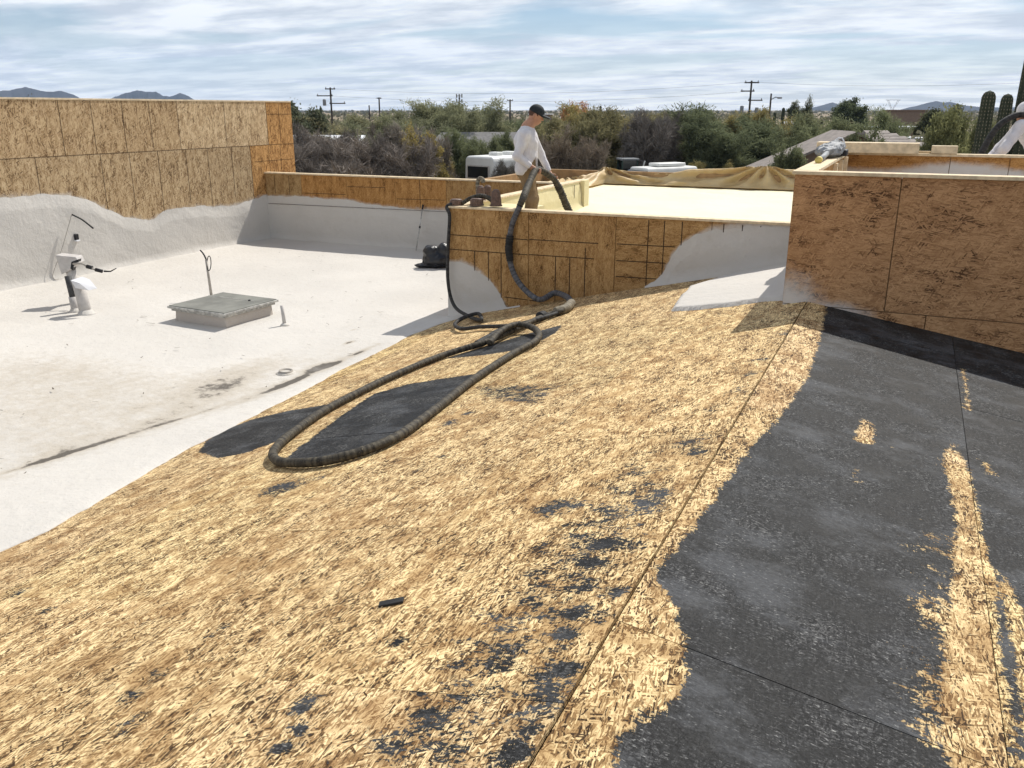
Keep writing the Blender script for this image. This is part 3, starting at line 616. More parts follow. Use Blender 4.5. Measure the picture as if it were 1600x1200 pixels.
slab_panel('side_panel', (-.93, 11.9, 4.2), (0, -1, 0), (0, 0, 1), 3.96, 1.57, .018, MAT_WALLR, rw, .2, (1, 1, 1), {'spray': lambda x, y, z: 0 * x})
MB().box((-.845, 9.92, 4.95), (.13, 3.6, 1.6)).build('core', MAT_CORE, rw)
top_plate(rw, (1.13, YRW + .055, 5.782), (4.16, .16, .03)); top_plate(rw, (-.85, 9.92, 5.785), (.19, 3.8, .03))
xs = [-.78, .38, 1.0, 1.6, 2.8, 3.2]
def rb_spray(x, y, z): return np.clip((5.70 + .05 * np.sin(x * 3.1) - z) / .10, 0, 1) * .9
for x0, x1 in zip(xs[:-1], xs[1:]):
    slab_panel('panel', (x0 + .004, 11.72, 4.9), (1, 0, 0), (0, 0, 1), x1 - x0 - .008, .87, .018, MAT_WALL, rw, .04, (1.0, .82, .62), {'spray': rb_spray}, along='u')
MB().box((1.2, 11.81, 5.0), (4.1, .14, 1.5)).build('core', MAT_CORE, rw); top_plate(rw, (1.2, 11.78, 5.782), (4.15, .16, .03))
o = MB().box((1.2, 9.9, 4.86), (3.9, 3.7, .08)).build('upper_roof_floor', MAT_FOAM, rw)
for y, x in [(11.3, -.755), (10.6, -.755), (9.9, -.755)]: MB().box((x, y, 5.35), (.04, .09, .82)).build('stud', MAT_LUMBER, rw)
slab_panel('panel', (-.778, YRW + .15, 4.9), (0, 1, 0), (0, 0, 1), 3.4, .86, .012, MAT_WALL, rw, .2, (1.1, 1.0, .9), {'spray': lambda x, y, z: 0 * x})

# --- yellow foam roof and its far parapet under a draped sheet
def yroof():
    X, Y = np.meshgrid(np.linspace(-8.5, -.94, 110), np.linspace(YM + .1, 20.5, 140), indexing='ij')
    Z = ZY + .06 * (fbm(X * 1.1, Y * 1.1, 2, 4) - .47) + .008 * (fbm(X * 6, Y * 6, 3, 3) - .4)
    V = np.stack([X, Y, Z], -1).reshape(-1, 3); I = np.arange(X.size).reshape(X.shape)
    Q = np.stack([I[:-1, :-1], I[1:, :-1], I[1:, 1:], I[:-1, 1:]], -1).reshape(-1, 4)
    c = V[Q].mean(1); Q = Q[~((c[:, 0] < -5.7) & (c[:, 1] < YB + .2))]
    o = npmesh('foam_roof', V, Q, MAT_FOAMY, None, True); fattr(o, 'dirt', (.9 * (fbm(X * .5 + 9, Y * 1.6, 4, 4) - .38)).ravel()); tag(o, kind='structure')
yroof()
fw = empty('parapet_wall', (0, 0, 0), label='far parapet of the yellow foam roof, hidden under the tan sheet', cat='wall', group='parapet walls')
MB().box((-4.6, 20.62, 4.5), (8.2, .14, .74)).build('core', MAT_CORE, fw); MB().box((-8.55, 18.2, 4.5), (.14, 4.7, .70)).build('core', MAT_CORE, fw)
MAT_SHEET = None
q = M('tan_plastic_sheet'); v = obj_co(q); n = q.noise(v, 3, 5, .6)
c = q.mix(q.smooth(n, .3, .7), (.72, .55, .29), (.84, .69, .42)); MAT_SHEET = q.fin(c, .42, q.bump(q.noise(q.mapping(v, (0, 0, 0), (0, 0, 0), (2, 2, 9)), 5, 4, .6), .4, .02), .4)
tl = q.n('ShaderNodeBsdfTranslucent', {'Color': (.90, .70, .38, 1)}); mx = q.n('ShaderNodeMixShader', {0: .45, 1: q.b.outputs[0], 2: tl.outputs[0]}); q.t.links.new(mx.outputs[0], q.out.inputs[0])
def sheet():
    top = [(840, 292), (868, 283), (905, 277), (925, 272), (942, 262), (957, 265), (985, 270), (1015, 273), (1045, 272), (1075, 266), (1120, 264), (1160, 263), (1197, 260), (1230, 264), (1275, 266)]
    tp = [at_Y(px, py, 20.45) for px, py in top]; sx = np.linspace(-8.6, -1.0, 260)
    zt = np.interp(sx, [p[0] for p in tp], [p[2] for p in tp])
    bot = [at_z(px, py, ZY + .03) for px, py in [(850, 300), (895, 294), (925, 291), (946, 286), (990, 288), (1080, 289), (1180, 291), (1250, 292)]]
    yb = np.interp(sx, [p[0] for p in bot], [min(p[1], 20.3) for p in bot])
    prof = []
    m = 40; V = []
    for i, x in enumerate(sx):
        for j in range(m):
            t = j / (m - 1)
            if t < .2: y = 20.75 - .15 * (t / .2); z = 4.2 + (zt[i] - 4.2) * (t / .2) ** .6
            else:
                u = (t - .2) / .8; y = 20.6 + (yb[i] - 20.6) * (u ** 1.3); z = zt[i] + (ZY + .035 - zt[i]) * (1 - (1 - u) ** 1.25)
            V.append((x, y, z))
    V = np.array(V).reshape(len(sx), m, 3)
    S, T = np.meshgrid(sx, np.linspace(0, 1, m), indexing='ij')
    peaks = [at_Y(p, 264, 20.45)[0] for p in (942, 1197, 880)]
    fold = .5 * (fbm(S * 2.2 + T * 1.5, T * 1.2, 3, 4) - .47)
    for pk in peaks:
        ang = np.arctan2(T - .15, (S - pk) * .55); rad = np.hypot((S - pk) * .55, T - .15)
        fold += .22 * np.sin(ang * 13 + 3 * fbm(S * 1.3, T, 5, 2)) * np.exp(-rad * 1.3) * np.clip(rad * 5, 0, 1)
    wgt = np.clip((T - .12) / .15, 0, 1) * np.clip((1 - T) / .2, 0, 1)
    V[..., 1] += -.5 * fold * wgt; V[..., 2] += .22 * fold * wgt
    V[..., 2] = np.maximum(V[..., 2], ZY + .015)
    I = np.arange(S.size).reshape(S.shape); Q = np.stack([I[:-1, :-1], I[:-1, 1:], I[1:, 1:], I[1:, :-1]], -1).reshape(-1, 4)
    o = npmesh('plastic_sheet', V.reshape(-1, 3), Q, MAT_SHEET, None, True)
    sm = o.modifiers.new('thick', 'SOLIDIFY'); sm.thickness = .004
    tag(o, 'rumpled tan plastic sheet draped over the far edge of the yellow roof', 'sheet')
sheet()

# ------------------------------------------------------------------ smooth solids from distance fields (surface nets)
def surface_net(fn, lo, hi, h):
    lo = np.array(lo, float); n = np.ceil((np.array(hi) - lo) / h).astype(int) + 1
    gx, gy, gz = [lo[i] + h * np.arange(n[i]) for i in range(3)]
    P = np.stack(np.meshgrid(gx, gy, gz, indexing='ij'), -1).astype(np.float32)
    k4 = 4; Pc = P[::k4, ::k4, ::k4]; fc = fn(Pc); rep_ = lambda A: A.repeat(k4, 0).repeat(k4, 1).repeat(k4, 2)[:P.shape[0], :P.shape[1], :P.shape[2]]
    near = np.abs(fc) < h * k4 * 1.9 + .012; nb = near.copy()
    for ax in range(3):
        nb |= np.roll(near, 1, ax) | np.roll(near, -1, ax)
    mk = rep_(nb); Fv = rep_(np.where(fc < 0, -1.0, 1.0)).astype(np.float32); Fv[mk] = fn(P[mk]); ins = Fv < 0
    c = [(a, b_, d) for a in (0, 1) for b_ in (0, 1) for d in (0, 1)]
    sl = lambda A, o: A[o[0]:A.shape[0] - 1 + o[0], o[1]:A.shape[1] - 1 + o[1], o[2]:A.shape[2] - 1 + o[2]]
    cnt = sum(sl(ins, o).astype(np.int8) for o in c); act = (cnt > 0) & (cnt < 8)
    idx = np.argwhere(act); acc = np.zeros((len(idx), 3)); num = np.zeros(len(idx))
    corner = {o: Fv[idx[:, 0] + o[0], idx[:, 1] + o[1], idx[:, 2] + o[2]] for o in c}
    for a in c:
        for ax in range(3):
            if a[ax]: continue
            b_ = list(a); b_[ax] = 1; b_ = tuple(b_); fa, fb = corner[a], corner[b_]; cr_ = (fa < 0) != (fb < 0)
            t = np.where(cr_, fa / np.where(cr_, fa - fb, 1), 0); p = np.array(a, float)[None].repeat(len(idx), 0); p[:, ax] += t
            acc += p * cr_[:, None]; num += cr_
    V = lo + h * (idx + acc / num[:, None])
    vid = -np.ones(act.shape, int); vid[tuple(idx.T)] = np.arange(len(idx)); Q = []
    for ax in range(3):
        A = np.take(ins, range(0, ins.shape[ax] - 1), ax); B = np.take(ins, range(1, ins.shape[ax]), ax)
        e = np.argwhere(A != B); o1, o2 = (ax + 1) % 3, (ax + 2) % 3
        e = e[(e[:, o1] > 0) & (e[:, o2] > 0) & (e[:, o1] < vid.shape[o1]) & (e[:, o2] < vid.shape[o2])]
        def g(d1, d2):
            k = e.copy(); k[:, o1] -= d1; k[:, o2] -= d2; return vid[tuple(k.T)]
        qd = np.stack([g(0, 0), g(1, 0), g(1, 1), g(0, 1)], -1); fl = A[tuple(e.T)]
        qd[~fl] = qd[~fl][:, ::-1]; Q.append(qd)
    Q = np.concatenate(Q); Q = Q[(Q >= 0).all(1)]
    return V, Q
def cone(P, a, b_, r0, r1):
    a, b_ = np.array(a, np.float32), np.array(b_, np.float32); e = b_ - a; w_ = P - a
    t = np.clip((w_ @ e) / (e @ e + 1e-9), 0, 1); return np.linalg.norm(w_ - t[..., None] * e, axis=-1) - (r0 + (r1 - r0) * t)
def ell(P, c_, r):
    r = np.array(r, np.float32); k = np.linalg.norm((P - np.array(c_, np.float32)) / r, axis=-1); return (k - 1) * r.min()
def smin(a, b_, k):
    h = np.clip(.5 + .5 * (b_ - a) / k, 0, 1); return b_ * (1 - h) + a * h - k * h * (1 - h)
def flat(P, s, c_=(0, 0, 0)): return (P - np.array(c_, np.float32)) / np.array(s, np.float32)

# ------------------------------------------------------------------ small things on the white roof
MAT_GREYLID = simple('galvanised_lid', (.185, .185, .165), .7, .2, 3, .25)
MAT_EDGE = simple('bright_metal_edge', (.42, .41, .38), .55, .35, 14, .4)
MAT_CURB = foam_mat('curb_foam', (.52, .47, .42))
MAT_BLACK = simple('black_plastic', (.018, .018, .02), .5, .3, 20)
MAT_GREYDK = simple('dark_grey_sleeve', (.06, .06, .062), .6, .3, 20)
MAT_WHITEP = simple('white_pipe', (.50, .475, .45), .6, .12, 9)
MAT_PAPER = simple('white_paper', (.70, .70, .72), .8, .05, 5)
MAT_WIRE = simple('grey_wire', (.36, .33, .29), .6, .2, 20)
hx, hy = -8.60, 9.10
h = hat_ = empty('roof_hatch', (hx, hy, ZW), math.radians(-3), 'low square roof hatch with grey metal lid on the white roof', 'hatch')
h.scale = (.88, .88, .95)
b = MB(); b.prism([(-.56, -.06), (.56, -.06), (.53, .15), (-.53, .15)], -.52, .50); cu = b.build('curb', MAT_CURB, h, bevel=.015)
MB().box((0, -.01, .168), (1.14, 1.10, .036)).build('counter_flashing', MAT_EDGE, h, bevel=.004)
MB().box((0, -.01, .205), (1.22, 1.18, .032)).build('lid_frame', MAT_EDGE, h, bevel=.004)
lid = MB().box((0, -.01, .226), (1.18, 1.14, .012)).build('lid', MAT_GREYLID, h, bevel=.003)
MB().box((-.1, .25, .2335), (1.0, .012, .004)).build('lid_seam', MAT_EDGE, lid)
MB().lathe([(.02, .23), (.02, .245), (.012, .25)], 10, (.3, .25, 0)).build('knob', MAT_BLACK, lid)
p = at_z(331, 466, ZW)
t = empty('cable_stub', (p[0], p[1], ZW), 0, 'thin upright conduit with coiled black cable behind the roof hatch', 'conduit')
top = at_Y(322, 405, p[1]) - np.array([p[0], p[1], ZW])
MB().tube([(0, 0, -.05), tuple(top * .5), tuple(top)], [.022, .02, .017], 8).build('conduit', MAT_WIRE, t, True)
tx = top
MB().tube(catmull([tx, tx + np.array([-.03, 0, .06]), tx + np.array([-.07, 0, .11]), tx + np.array([-.10, 0, .13])], .02), .012, 6).build('cable_end', MAT_BLACK, t, True)
loop = [tx + np.array([.05 + .04 * math.cos(a), .02 * math.sin(a * 1), -.06 + .11 * math.sin(a)]) for a in np.linspace(0, 4 * math.pi, 40)]
MB().tube(loop, .007, 6).build('cable_coil', MAT_BLACK, t, True)
p = at_z(445, 508, ZW)
t = empty('marker_post', (p[0], p[1], ZW), 0, 'short thin white post beside the right corner of the roof hatch', 'post')
b = MB(); b.tube([(0, 0, -.04), (-.01, 0, .12), (-.025, 0, .27)], [.026, .024, .022], 8); b.build('post', MAT_WHITEP, t, True)
MB().lathe([(.07, -.01), (.05, .015), (.027, .03)], 12).build('foam_collar', MAT_FOAM, t, True)
# plumbing pipes and gooseneck
p = at_z(119, 487, ZW)
t = empty('vent_pipe', (p[0], p[1], ZW), 0, 'slim vent pipe with a black upper sleeve left of the thicker pipe', 'pipe')
MB().tube([(0, 0, -.05), (-.02, 0, .22)], .058, 14).build('pipe', MAT_WHITEP, t, True)
MB().tube([(-.02, 0, .2), (-.058, 0, .52)], .045, 14).build('sleeve', MAT_GREYDK, t, True)
MB().lathe([(.12, -.01), (.085, .02), (.06, .06)], 14).build('foam_collar', MAT_FOAM, t, True)
p = at_z(135, 491, ZW)
t = empty('vent_pipe', (p[0], p[1], ZW), 0, 'thick white vent pipe with white paper wrapped on its top', 'pipe')
MB().tube([(0, 0, -.05), (-.03, 0, .2), (-.075, 0, .47)], [.085, .08, .08], 16).build('pipe', MAT_WHITEP, t, True)
MB().lathe([(.16, -.01), (.11, .02), (.085, .07)], 16).build('foam_collar', MAT_FOAM, t, True)
V = [(-.10, -.09, .50), (.07, -.10, .48), (.17, -.04, .37), (.0, -.11, .40), (-.05, .07, .53), (.09, .07, .50), (.20, .08, .38)]
o = mesh('paper_wrap', V, [(0, 3, 1), (3, 2, 1), (0, 1, 5, 4), (1, 2, 6, 5)], MAT_PAPER, t); m_ = o.modifiers.new('t', 'SOLIDIFY'); m_.thickness = .004
p = at_z(119, 474, ZW)
t = empty('lineset_cover', (p[0], p[1], ZW), PHI, 'grey-white gooseneck box above the two vent pipes with wires sticking out', 'duct box')
b = MB(); b.tube([(0, 0, -.05), (.0, 0, .3), (.0, 0, .58)], .07, 12); b.build('riser', MAT_WHITEP, t, True)
b = MB(); b.prism([(-.15, .75), (.15, .72), (.19, .63), (.03, .52), (-.10, .46)], -.10, .10); b.build('hood', MAT_WHITEP, t, bevel=.01)
b = MB(); b.prism([(.08, .65), (.195, .69), (.18, .64), (.11, .60), (.08, .52), (.05, .55)], -.104, -.02); b.build('hood_mouth', MAT_BLACK, t)
w1 = catmull([(.1, -.1, .62), (.25, -.14, .63), (.35, -.16, .58), (.48, -.2, .545)], .03); MB().tube(w1, .016, 8).build('wire', MAT_WIRE, t, True)
MB().tube([(.33, -.16, .59), (.41, -.18, .575)], .03, 10).build('connector', MAT_BLACK, t, True)
MB().tube([(.47, -.2, .55), (.57, -.22, .53)], .028, 10).build('connector', MAT_BLACK, t, True)
MB().tube([(.60, -.22, .53), (.70, -.23, .53), (.80, -.25, .58)], [.014, .01, .006], 6).build('wire', MAT_BLACK, t, True)
# wall stub with wires on the left parapet
a0 = at_X(112, 335, XL + .12); a1 = at_X(146, 357, XL + .30); a2 = at_X(82, 432, XL + .16); st = at_X(118, 370, XL + .04)
t = empty('wall_cable', tuple(a2), 0, 'thin cable arching out of the foam on the tall left parapet', 'cable')
rel = lambda P: tuple(np.array(P) - a2)
MB().tube(catmull([rel(a0), rel(at_X(128, 343, XL + .2)), rel(a1)], .05), .014, 6).build('cable', MAT_BLACK, t, True)
MB().tube(catmull([rel(a0), rel(at_X(98, 385, XL + .13)), rel(a2), rel(at_X(92, 436, XL + .2))], .05), .006, 6).build('wire', MAT_WIRE, t, True)
t = empty('wall_vent', tuple(st), 0, 'small black vent stub poking out of the foamed left parapet', 'vent')
b = MB(); b.box((.02, 0, .0), (.05, .07, .10)); b.build('stub', MAT_BLACK, t, bevel=.01); MB().box((.03, 0, -.065), (.06, .08, .025)).build('sill', MAT_PAPER, t, bevel=.008)
p = at_z(447, 582, ZW)
t = empty('roof_drain', (p[0], p[1], ZW), 0, 'small round drain ring in the dirty white foam near the deck', 'drain')
fo_ = MB().lathe([(.13, -.02), (.10, .002), (.085, .010), (.078, .012)], 20).build('foam_collar', MAT_FOAM, t, True); fattr(fo_, 'dirt', np.full(len(fo_.data.vertices), .45))
MB().lathe([(.078, .0), (.078, .028), (.062, .028), (.062, .008)], 20).build('ring', MAT_WIRE, t, True)
# black bag in the corner, broom pole leaning behind it
p0 = at_z(655, 418, ZW)
bag = empty('trash_bag', (p0[0] + .1, p0[1] + .05, ZW), PHI, 'crumpled black plastic bag on the white roof in the shaded corner', 'bag')
def bagf(P):
    d = ell(P, (.22, .05, .14), (.27, .22, .16)); d = smin(d, ell(P, (.12, .05, .30), (.16, .16, .12)), .05); d = smin(d, ell(P, (.36, .05, .33), (.13, .14, .13)), .04); d = smin(d, ell(P, (.5, .05, .18), (.18, .16, .2)), .05)
    d = smin(d, ell(P, (.0, .0, .04), (.2, .1, .04)), .04)
    return d + .055 * (np.abs(fbm(P[..., 0] * 9, P[..., 1] * 9, P[..., 2] * 9, 2) - .37) - .06) * 1.4
V, Q = surface_net(bagf, (-.25, -.25, -.02), (.75, .35, .52), .018)
qb = M('black_bag_film'); MAT_BAG = qb.fin((.012, .012, .014), .32, qb.bump(qb.noise(obj_co(qb), 25, 3), .6, .02), .5)
npmesh('bag', V, Q, MAT_BAG, bag, True)
pp = at_z(657, 392, ZW); ptop = at_Y(661, 320, YB - .05)
t = empty('broom_pole', (pp[0], YB - .45, ZW), 0, 'thin pole leaning on the back parapet above the black bag', 'pole')
pt = np.array([ptop[0] - pp[0], .40, ptop[2] - ZW]); MB().tube([(0, 0, .03), tuple(pt * .92)], .012, 8).build('pole', MAT_EDGE, t, True)
MB().tube([tuple(pt * .9), tuple(pt)], .02, 8).build('grip', MAT_BLACK, t, True); MB().tube([tuple(pt * .50), tuple(pt * .55)], .018, 8).build('clamp', MAT_BLACK, t, True)

# ------------------------------------------------------------------ hoses
def hose_mat(name, c0, c1, band):
    q = M(name); v = obj_co(q); n = q.noise(v, 22, 5, .7); n2 = q.noise(v, 90, 3, .7)
    rn = q.attr('run').outputs['Fac']; wz = q.math('MULTIPLY_ADD', q.math('SINE', q.math('MULTIPLY_ADD', rn, 174.0, q.math('MULTIPLY', n, 5.0))), .5, .5); w1 = q.n('ShaderNodeTexNoise', {'W': q.math('MULTIPLY', rn, 24.0), 'Scale': 1.0, 'Detail': 2.0}, noise_dimensions='1D').outputs[0]
    c = q.mix(q.smooth(q.math('ADD', q.math('MULTIPLY', n, .5), q.math('MULTIPLY', w1, .5)), .38, .62), c0, c1); c = q.mix(q.math('MULTIPLY', q.smooth(q.math('ADD', wz, q.math('MULTIPLY', w1, .35)), .42, .1), .3), c, tuple(x * .35 for x in c0)); c = q.mix(q.math('MULTIPLY', q.smooth(n2, .62, .7), band), c, (.34, .29, .19)); return q.fin(c, .7, q.bump(n2, .6, .004), .3)
MAT_HOSE = hose_mat('taped_hose', (.024, .020, .015), (.085, .072, .050), .6); MAT_HOSEB = hose_mat('black_hose', (.02, .02, .021), (.05, .048, .045), .25); MAT_HOSEG = hose_mat('grey_hose_sleeve', (.06, .06, .065), (.14, .14, .15), .2)
MAT_TAPE = hose_mat('black_tape', (.012, .012, .013), (.03, .03, .03), .1); MAT_SCUFF = hose_mat('scuffed_hose', (.12, .10, .07), (.26, .23, .17), .5)
def hose_mesh(pts, r, mat, parent, name='hose', wrap=.10, n=12, step=.011):
    P = catmull(pts, step); R = []; acc = 0
    for i in range(len(P)):
        if i: acc += float(np.linalg.norm(P[i] - P[i - 1]))
        R.append(r * (1 + wrap * (.5 * math.sin(acc * 2 * math.pi / .036) + 1.2 * (vnoise(np.array(acc * 21.), np.array(2.3)) - .5) + 1.3 * (vnoise(np.array(acc * 5.), np.array(8.3)) - .5))))
    o = MB().tube(P, R, n).build(name, mat, parent, True); ac = np.concatenate([[0], np.cumsum([np.linalg.norm(P[i] - P[i - 1]) for i in range(1, len(P))])]); fattr(o, 'run', np.repeat(ac, n)[:len(o.data.vertices)]); return o
def LZ(px, py, up): p = at_L(px, py); return np.array([p[0], p[1], p[2] + up])
th = empty('spray_hose', (0, 0, 0), 0, 'taped brown spray hose lying in a long loop on the deck', 'hose')
path = [(893, 482, .06), (878, 492, .05), (850, 500, .045), (800, 524, .05), (760, 541, .05), (690, 562, .04), (620, 591, .04), (560, 620, .04), (505, 650, .04), (455, 686, .04), (432, 708, .04), (428, 722, .04), (445, 731, .04), (500, 730, .04), (560, 716, .04), (622, 690, .04), (680, 648, .04), (740, 600, .04), (800, 560, .04), (835, 541, .045), (842, 530, .05), (832, 522, .07), (812, 521, .10), (795, 527, .12), (778, 536, .10), (765, 545, .06)]
hose_mesh([LZ(*q_) for q_ in path], .033, MAT_HOSE, th, wrap=.075)
hose_mesh([LZ(893, 481, .06), LZ(884, 489, .055), LZ(868, 494, .05)], .055, MAT_SCUFF, th, 'coupling', .06); hose_mesh([LZ(850, 499, .05), LZ(843, 502, .05)], .06, MAT_TAPE, th, 'tape_band', .1)
hose_mesh([LZ(812, 514, .06), LZ(780, 528, .07), LZ(745, 545, .05)], .036, MAT_HOSEB, th, 'second_line', .12)
tb = empty('supply_hose', (0, 0, 0), 0, 'black hose hanging down the left edge of the middle parapet to a curl', 'hose')
def BY(px, py, Y): return at_Y(px, py, Y)
pb = [(-5.58, 10.60, 5.06), (-5.68, 10.48, 5.07), (-5.725, 10.42, 5.03), BY(702.5, 338, 10.385), BY(700.5, 380, 10.37), BY(700, 440, 10.33), BY(710, 478, 10.22), LZ(735, 501, .05), LZ(752, 506, .05), LZ(747, 502, .10), LZ(725, 508, .10), LZ(711, 514, .06), LZ(722, 520, .05), LZ(750, 517, .05), LZ(802, 515, .05), LZ(845, 504, .05), LZ(872, 494, .04)]
hose_mesh(pb, .024, MAT_HOSEB, tb, wrap=.05)
PL = at_Y(822, 268, 11.3); PLOC = np.array([PL[0], 11.3, ZY])
def pw(x, y, z): return PLOC + np.array([x * cF - y * sF, x * sF + y * cF, z])
HR = pw(.135, -.21, .945); HL = pw(.40, .10, .80)
tg = empty('hand_hose', (0, 0, 0), 0, 'grey hose rising over the middle parapet into the worker hands', 'hose')
lower = [LZ(893, 479, .06), LZ(884, 474, .09), LZ(866, 472, .12), BY(842, 468, 10.15), BY(815, 447, 10.30), BY(800, 420, 10.37), BY(795, 388, 10.385), BY(800, 352, 10.39), BY(812, 322, 10.40), BY(818, 308, 10.48), BY(826, 288, 10.80), HR, pw(.27, -.06, .90), HL]
hose_mesh(lower[:9], .038, MAT_HOSEG, tg, wrap=.04); hose_mesh(lower[8:14], .046, MAT_HOSE, tg, 'taped_hose', .12)
hose_mesh([BY(797, 408, 10.372), BY(795, 388, 10.38), BY(797, 368, 10.387)], .05, MAT_TAPE, tg, 'tape_band', .12)
hose_mesh([HL, pw(.50, .16, .62), pw(.62, .26, .36), pw(.80, .36, .13), pw(1.2, .4, .06), pw(1.8, .6, .06)], .05, MAT_HOSE, tg, 'taped_hose', .2)
# hose arching on the parapet corner, brown ribbed cones and collars standing there
tq = empty('short_hose', (0, 0, 0), 0, 'short scuffed hose arching between the two flat brown collars', 'hose')
zz = 5.06
hose_mesh([at_Y(722, 318, 10.55), at_Y(735, 310, 10.62), at_Y(752, 306, 10.62), at_Y(766, 311, 10.58), at_Y(772, 319, 10.52)], .030, MAT_HOSE, tq, wrap=.12)
MAT_BROWNP = simple('brown_plastic', (.13, .08, .058), .55, .35, 25, .4)
def ribbed(px, py, Y, prof, label, cat, name='ribbed_cone', grp=None):
    p = at_Y(px, py, Y); t = empty(name, tuple(p), 0, label, cat, grp)
    MB().lathe(prof, 36, rib=-.07).build('shell', MAT_BROWNP, t); r0 = prof[0][0]
    MB().lathe([(r0 * 1.09, 0), (r0 * 1.09, .016), (r0 * .98, .018)], 28).build('rim', MAT_BROWNP, t)
    rt, zt_ = prof[-1]; MB().lathe([(rt * .9, zt_ - .004), (rt * .8, zt_ + .012), (rt * .3, zt_ + .014)], 20).build('cap', MAT_BROWNP, t, True)
CN = [(.072, .005), (.066, .08), (.056, .16), (.05, .195), (.04, .205)]
ribbed(775, 322, 10.53, [(r * 1.08, z * 1.0) for r, z in CN], 'dark brown ribbed plastic cone nearest the edge of the middle parapet', 'cone')
ribbed(751, 314, 11.3, [(r, z) for r, z in CN], 'left of two brown ribbed cones standing behind the flat collars', 'cone'); ribbed(762, 313, 11.5, [(r, z) for r, z in CN], 'right of two brown ribbed cones standing behind the flat collars', 'cone')
CO = [(.09, .0), (.092, .05), (.088, .082)]
ribbed(713, 322, 10.55, CO, 'flat brown round collar on the left corner of the middle parapet', 'collar', 'pipe_collar'); ribbed(745, 321, 10.54, CO, 'flat brown round collar between the left collar and the ribbed cone', 'collar', 'pipe_collar')
MB().box((-5.25, 11.4, 4.93), (.75, .9, .06)).build('platform_board', MAT_CREAM); tag(bpy.data.objects['platform_board'], 'foam-covered board behind the parapet corner carrying the cones', 'board')
MB().box((-5.25, 11.4, 4.72), (.6, .7, .36)).build('support', MAT_CREAM, bpy.data.objects['platform_board']).location = (0, 0, 0)
p = at_Y(748, 277, 15.6); tv = empty('bent_pipe', (p[0], 15.55, 4.3), 0, 'bent brown stub pipe rising in front of the back parapet', 'pipe')
hose_mesh([(0, 0, 0), (0, 0, .4), (.0, 0, .62), (.04, 0, .70), (.11, 0, .69), (.13, 0, .62)], .04, MAT_SCUFF, tv, 'pipe', .05)

# ------------------------------------------------------------------ tools and boards on the right parapet
p = at_z(1290, 250, 5.80); t = empty('flex_duct', (-.86, 9.75, 5.80), 0, 'grey crumpled duct with a yellow-tipped tube on the right parapet corner', 'duct'); t.scale = (.8, .8, .8)
MAT_DUCT = simple('grey_duct_film', (.24, .25, .26), .6, .25, 12, .5, bump=.01); MAT_YEL = simple('yellow_band', (.6, .5, .16), .6, .2, 20)
def ductf(P):
    d = ell(P, (-.02, .55, .09), (.17, .42, .085)); d = smin(d, ell(P, (.04, .9, .12), (.14, .3, .10)), .05)
    return d + .06 * (np.abs(fbm(P[..., 0] * 8, P[..., 1] * 8, P[..., 2] * 8, 2) - .37) - .06)
V, Q = surface_net(ductf, (-.3, .0, -.06), (.4, 1.5, .42), .055); V = V + .03 * (rng.random(V.shape) - .5); V[:, 2] = np.maximum(V[:, 2], .0); npmesh('duct_film', V, Q, MAT_DUCT, t, False)
MB().tube([(0, -.75, .035), (0, -.2, .05), (.0, .3, .08)], .034, 14).build('tube', MAT_DUCT, t, True); MB().tube([(0, -.86, .037), (0, -.72, .039)], .040, 14).build('yellow_tip', MAT_YEL, t, True)
MB().box((.05, 1.05, .05), (.3, .3, .09)).build('black_case', MAT_BLACK, t, bevel=.02); MB().tube(catmull([(0, 1.1, .1), (.02, 1.15, .22), (.10, 1.15, .24), (.16, 1.15, .12)], .05), .010, 6).build('handle', MAT_PAPER, t, True)
o = MB().box((-.55, 11.62, 5.86), (1.15, .28, .12)).build('lumber_block', MAT_LUMBER, bevel=.006); tag(o, 'thick pale lumber block lying across the corner behind the grey duct', 'board')
o = MB().box((.30, 11.75, 5.845), (.28, .14, .09)).build('lumber_block', MAT_LUMBER, bevel=.006); tag(o, 'small pale lumber offcut alone on the far right parapet', 'board')
o = MB().box((.05, 11.80, 5.81), (.30, .05, .025)).build('lumber_strip', MAT_LUMBER, bevel=.003); tag(o, 'thin wood strip between the thick lumber block and the small offcut', 'board')

# ------------------------------------------------------------------ people
MAT_SKIN = simple('skin', (.42, .22, .14), .55, .12, 20); MAT_HAIR = simple('short_hair', (.09, .045, .03), .7, .3, 60)
MAT_CAP = simple('dark_cap', (.018, .022, .024), .75, .25, 20)
q = M('white_cotton_shirt'); v = obj_co(q); MAT_SHIRT = q.fin(q.mix(q.smooth(q.noise(v, 7, 4), .35, .7), (.60, .58, .60), (.72, .70, .71)), .9, q.bump(q.noise(q.mapping(v, (0, 0, 0), (0, .5, 0), (1, 1, .45)), 16, 3, .6), .7, .03), .1)
q = M('khaki_trousers'); v = obj_co(q); k_ = q.mix(q.smooth(q.noise(v, 6, 4), .35, .7), (.19, .13, .07), (.27, .19, .11)); k_ = q.mix(q.smooth(q.noise(v, 14, 4, .7), .66, .72), k_, (.62, .56, .42)); MAT_TROU = q.fin(k_, .9, q.bump(q.noise(q.mapping(v, (0, 0, 0), (0, 0, 0), (1, 1, .4)), 14, 3), .6, .03), .1)
MAT_BOOT = simple('work_boots', (.10, .07, .05), .8, .2, 10)
MAT_EYE = simple('eye_dark', (.02, .018, .016), .3, .1)
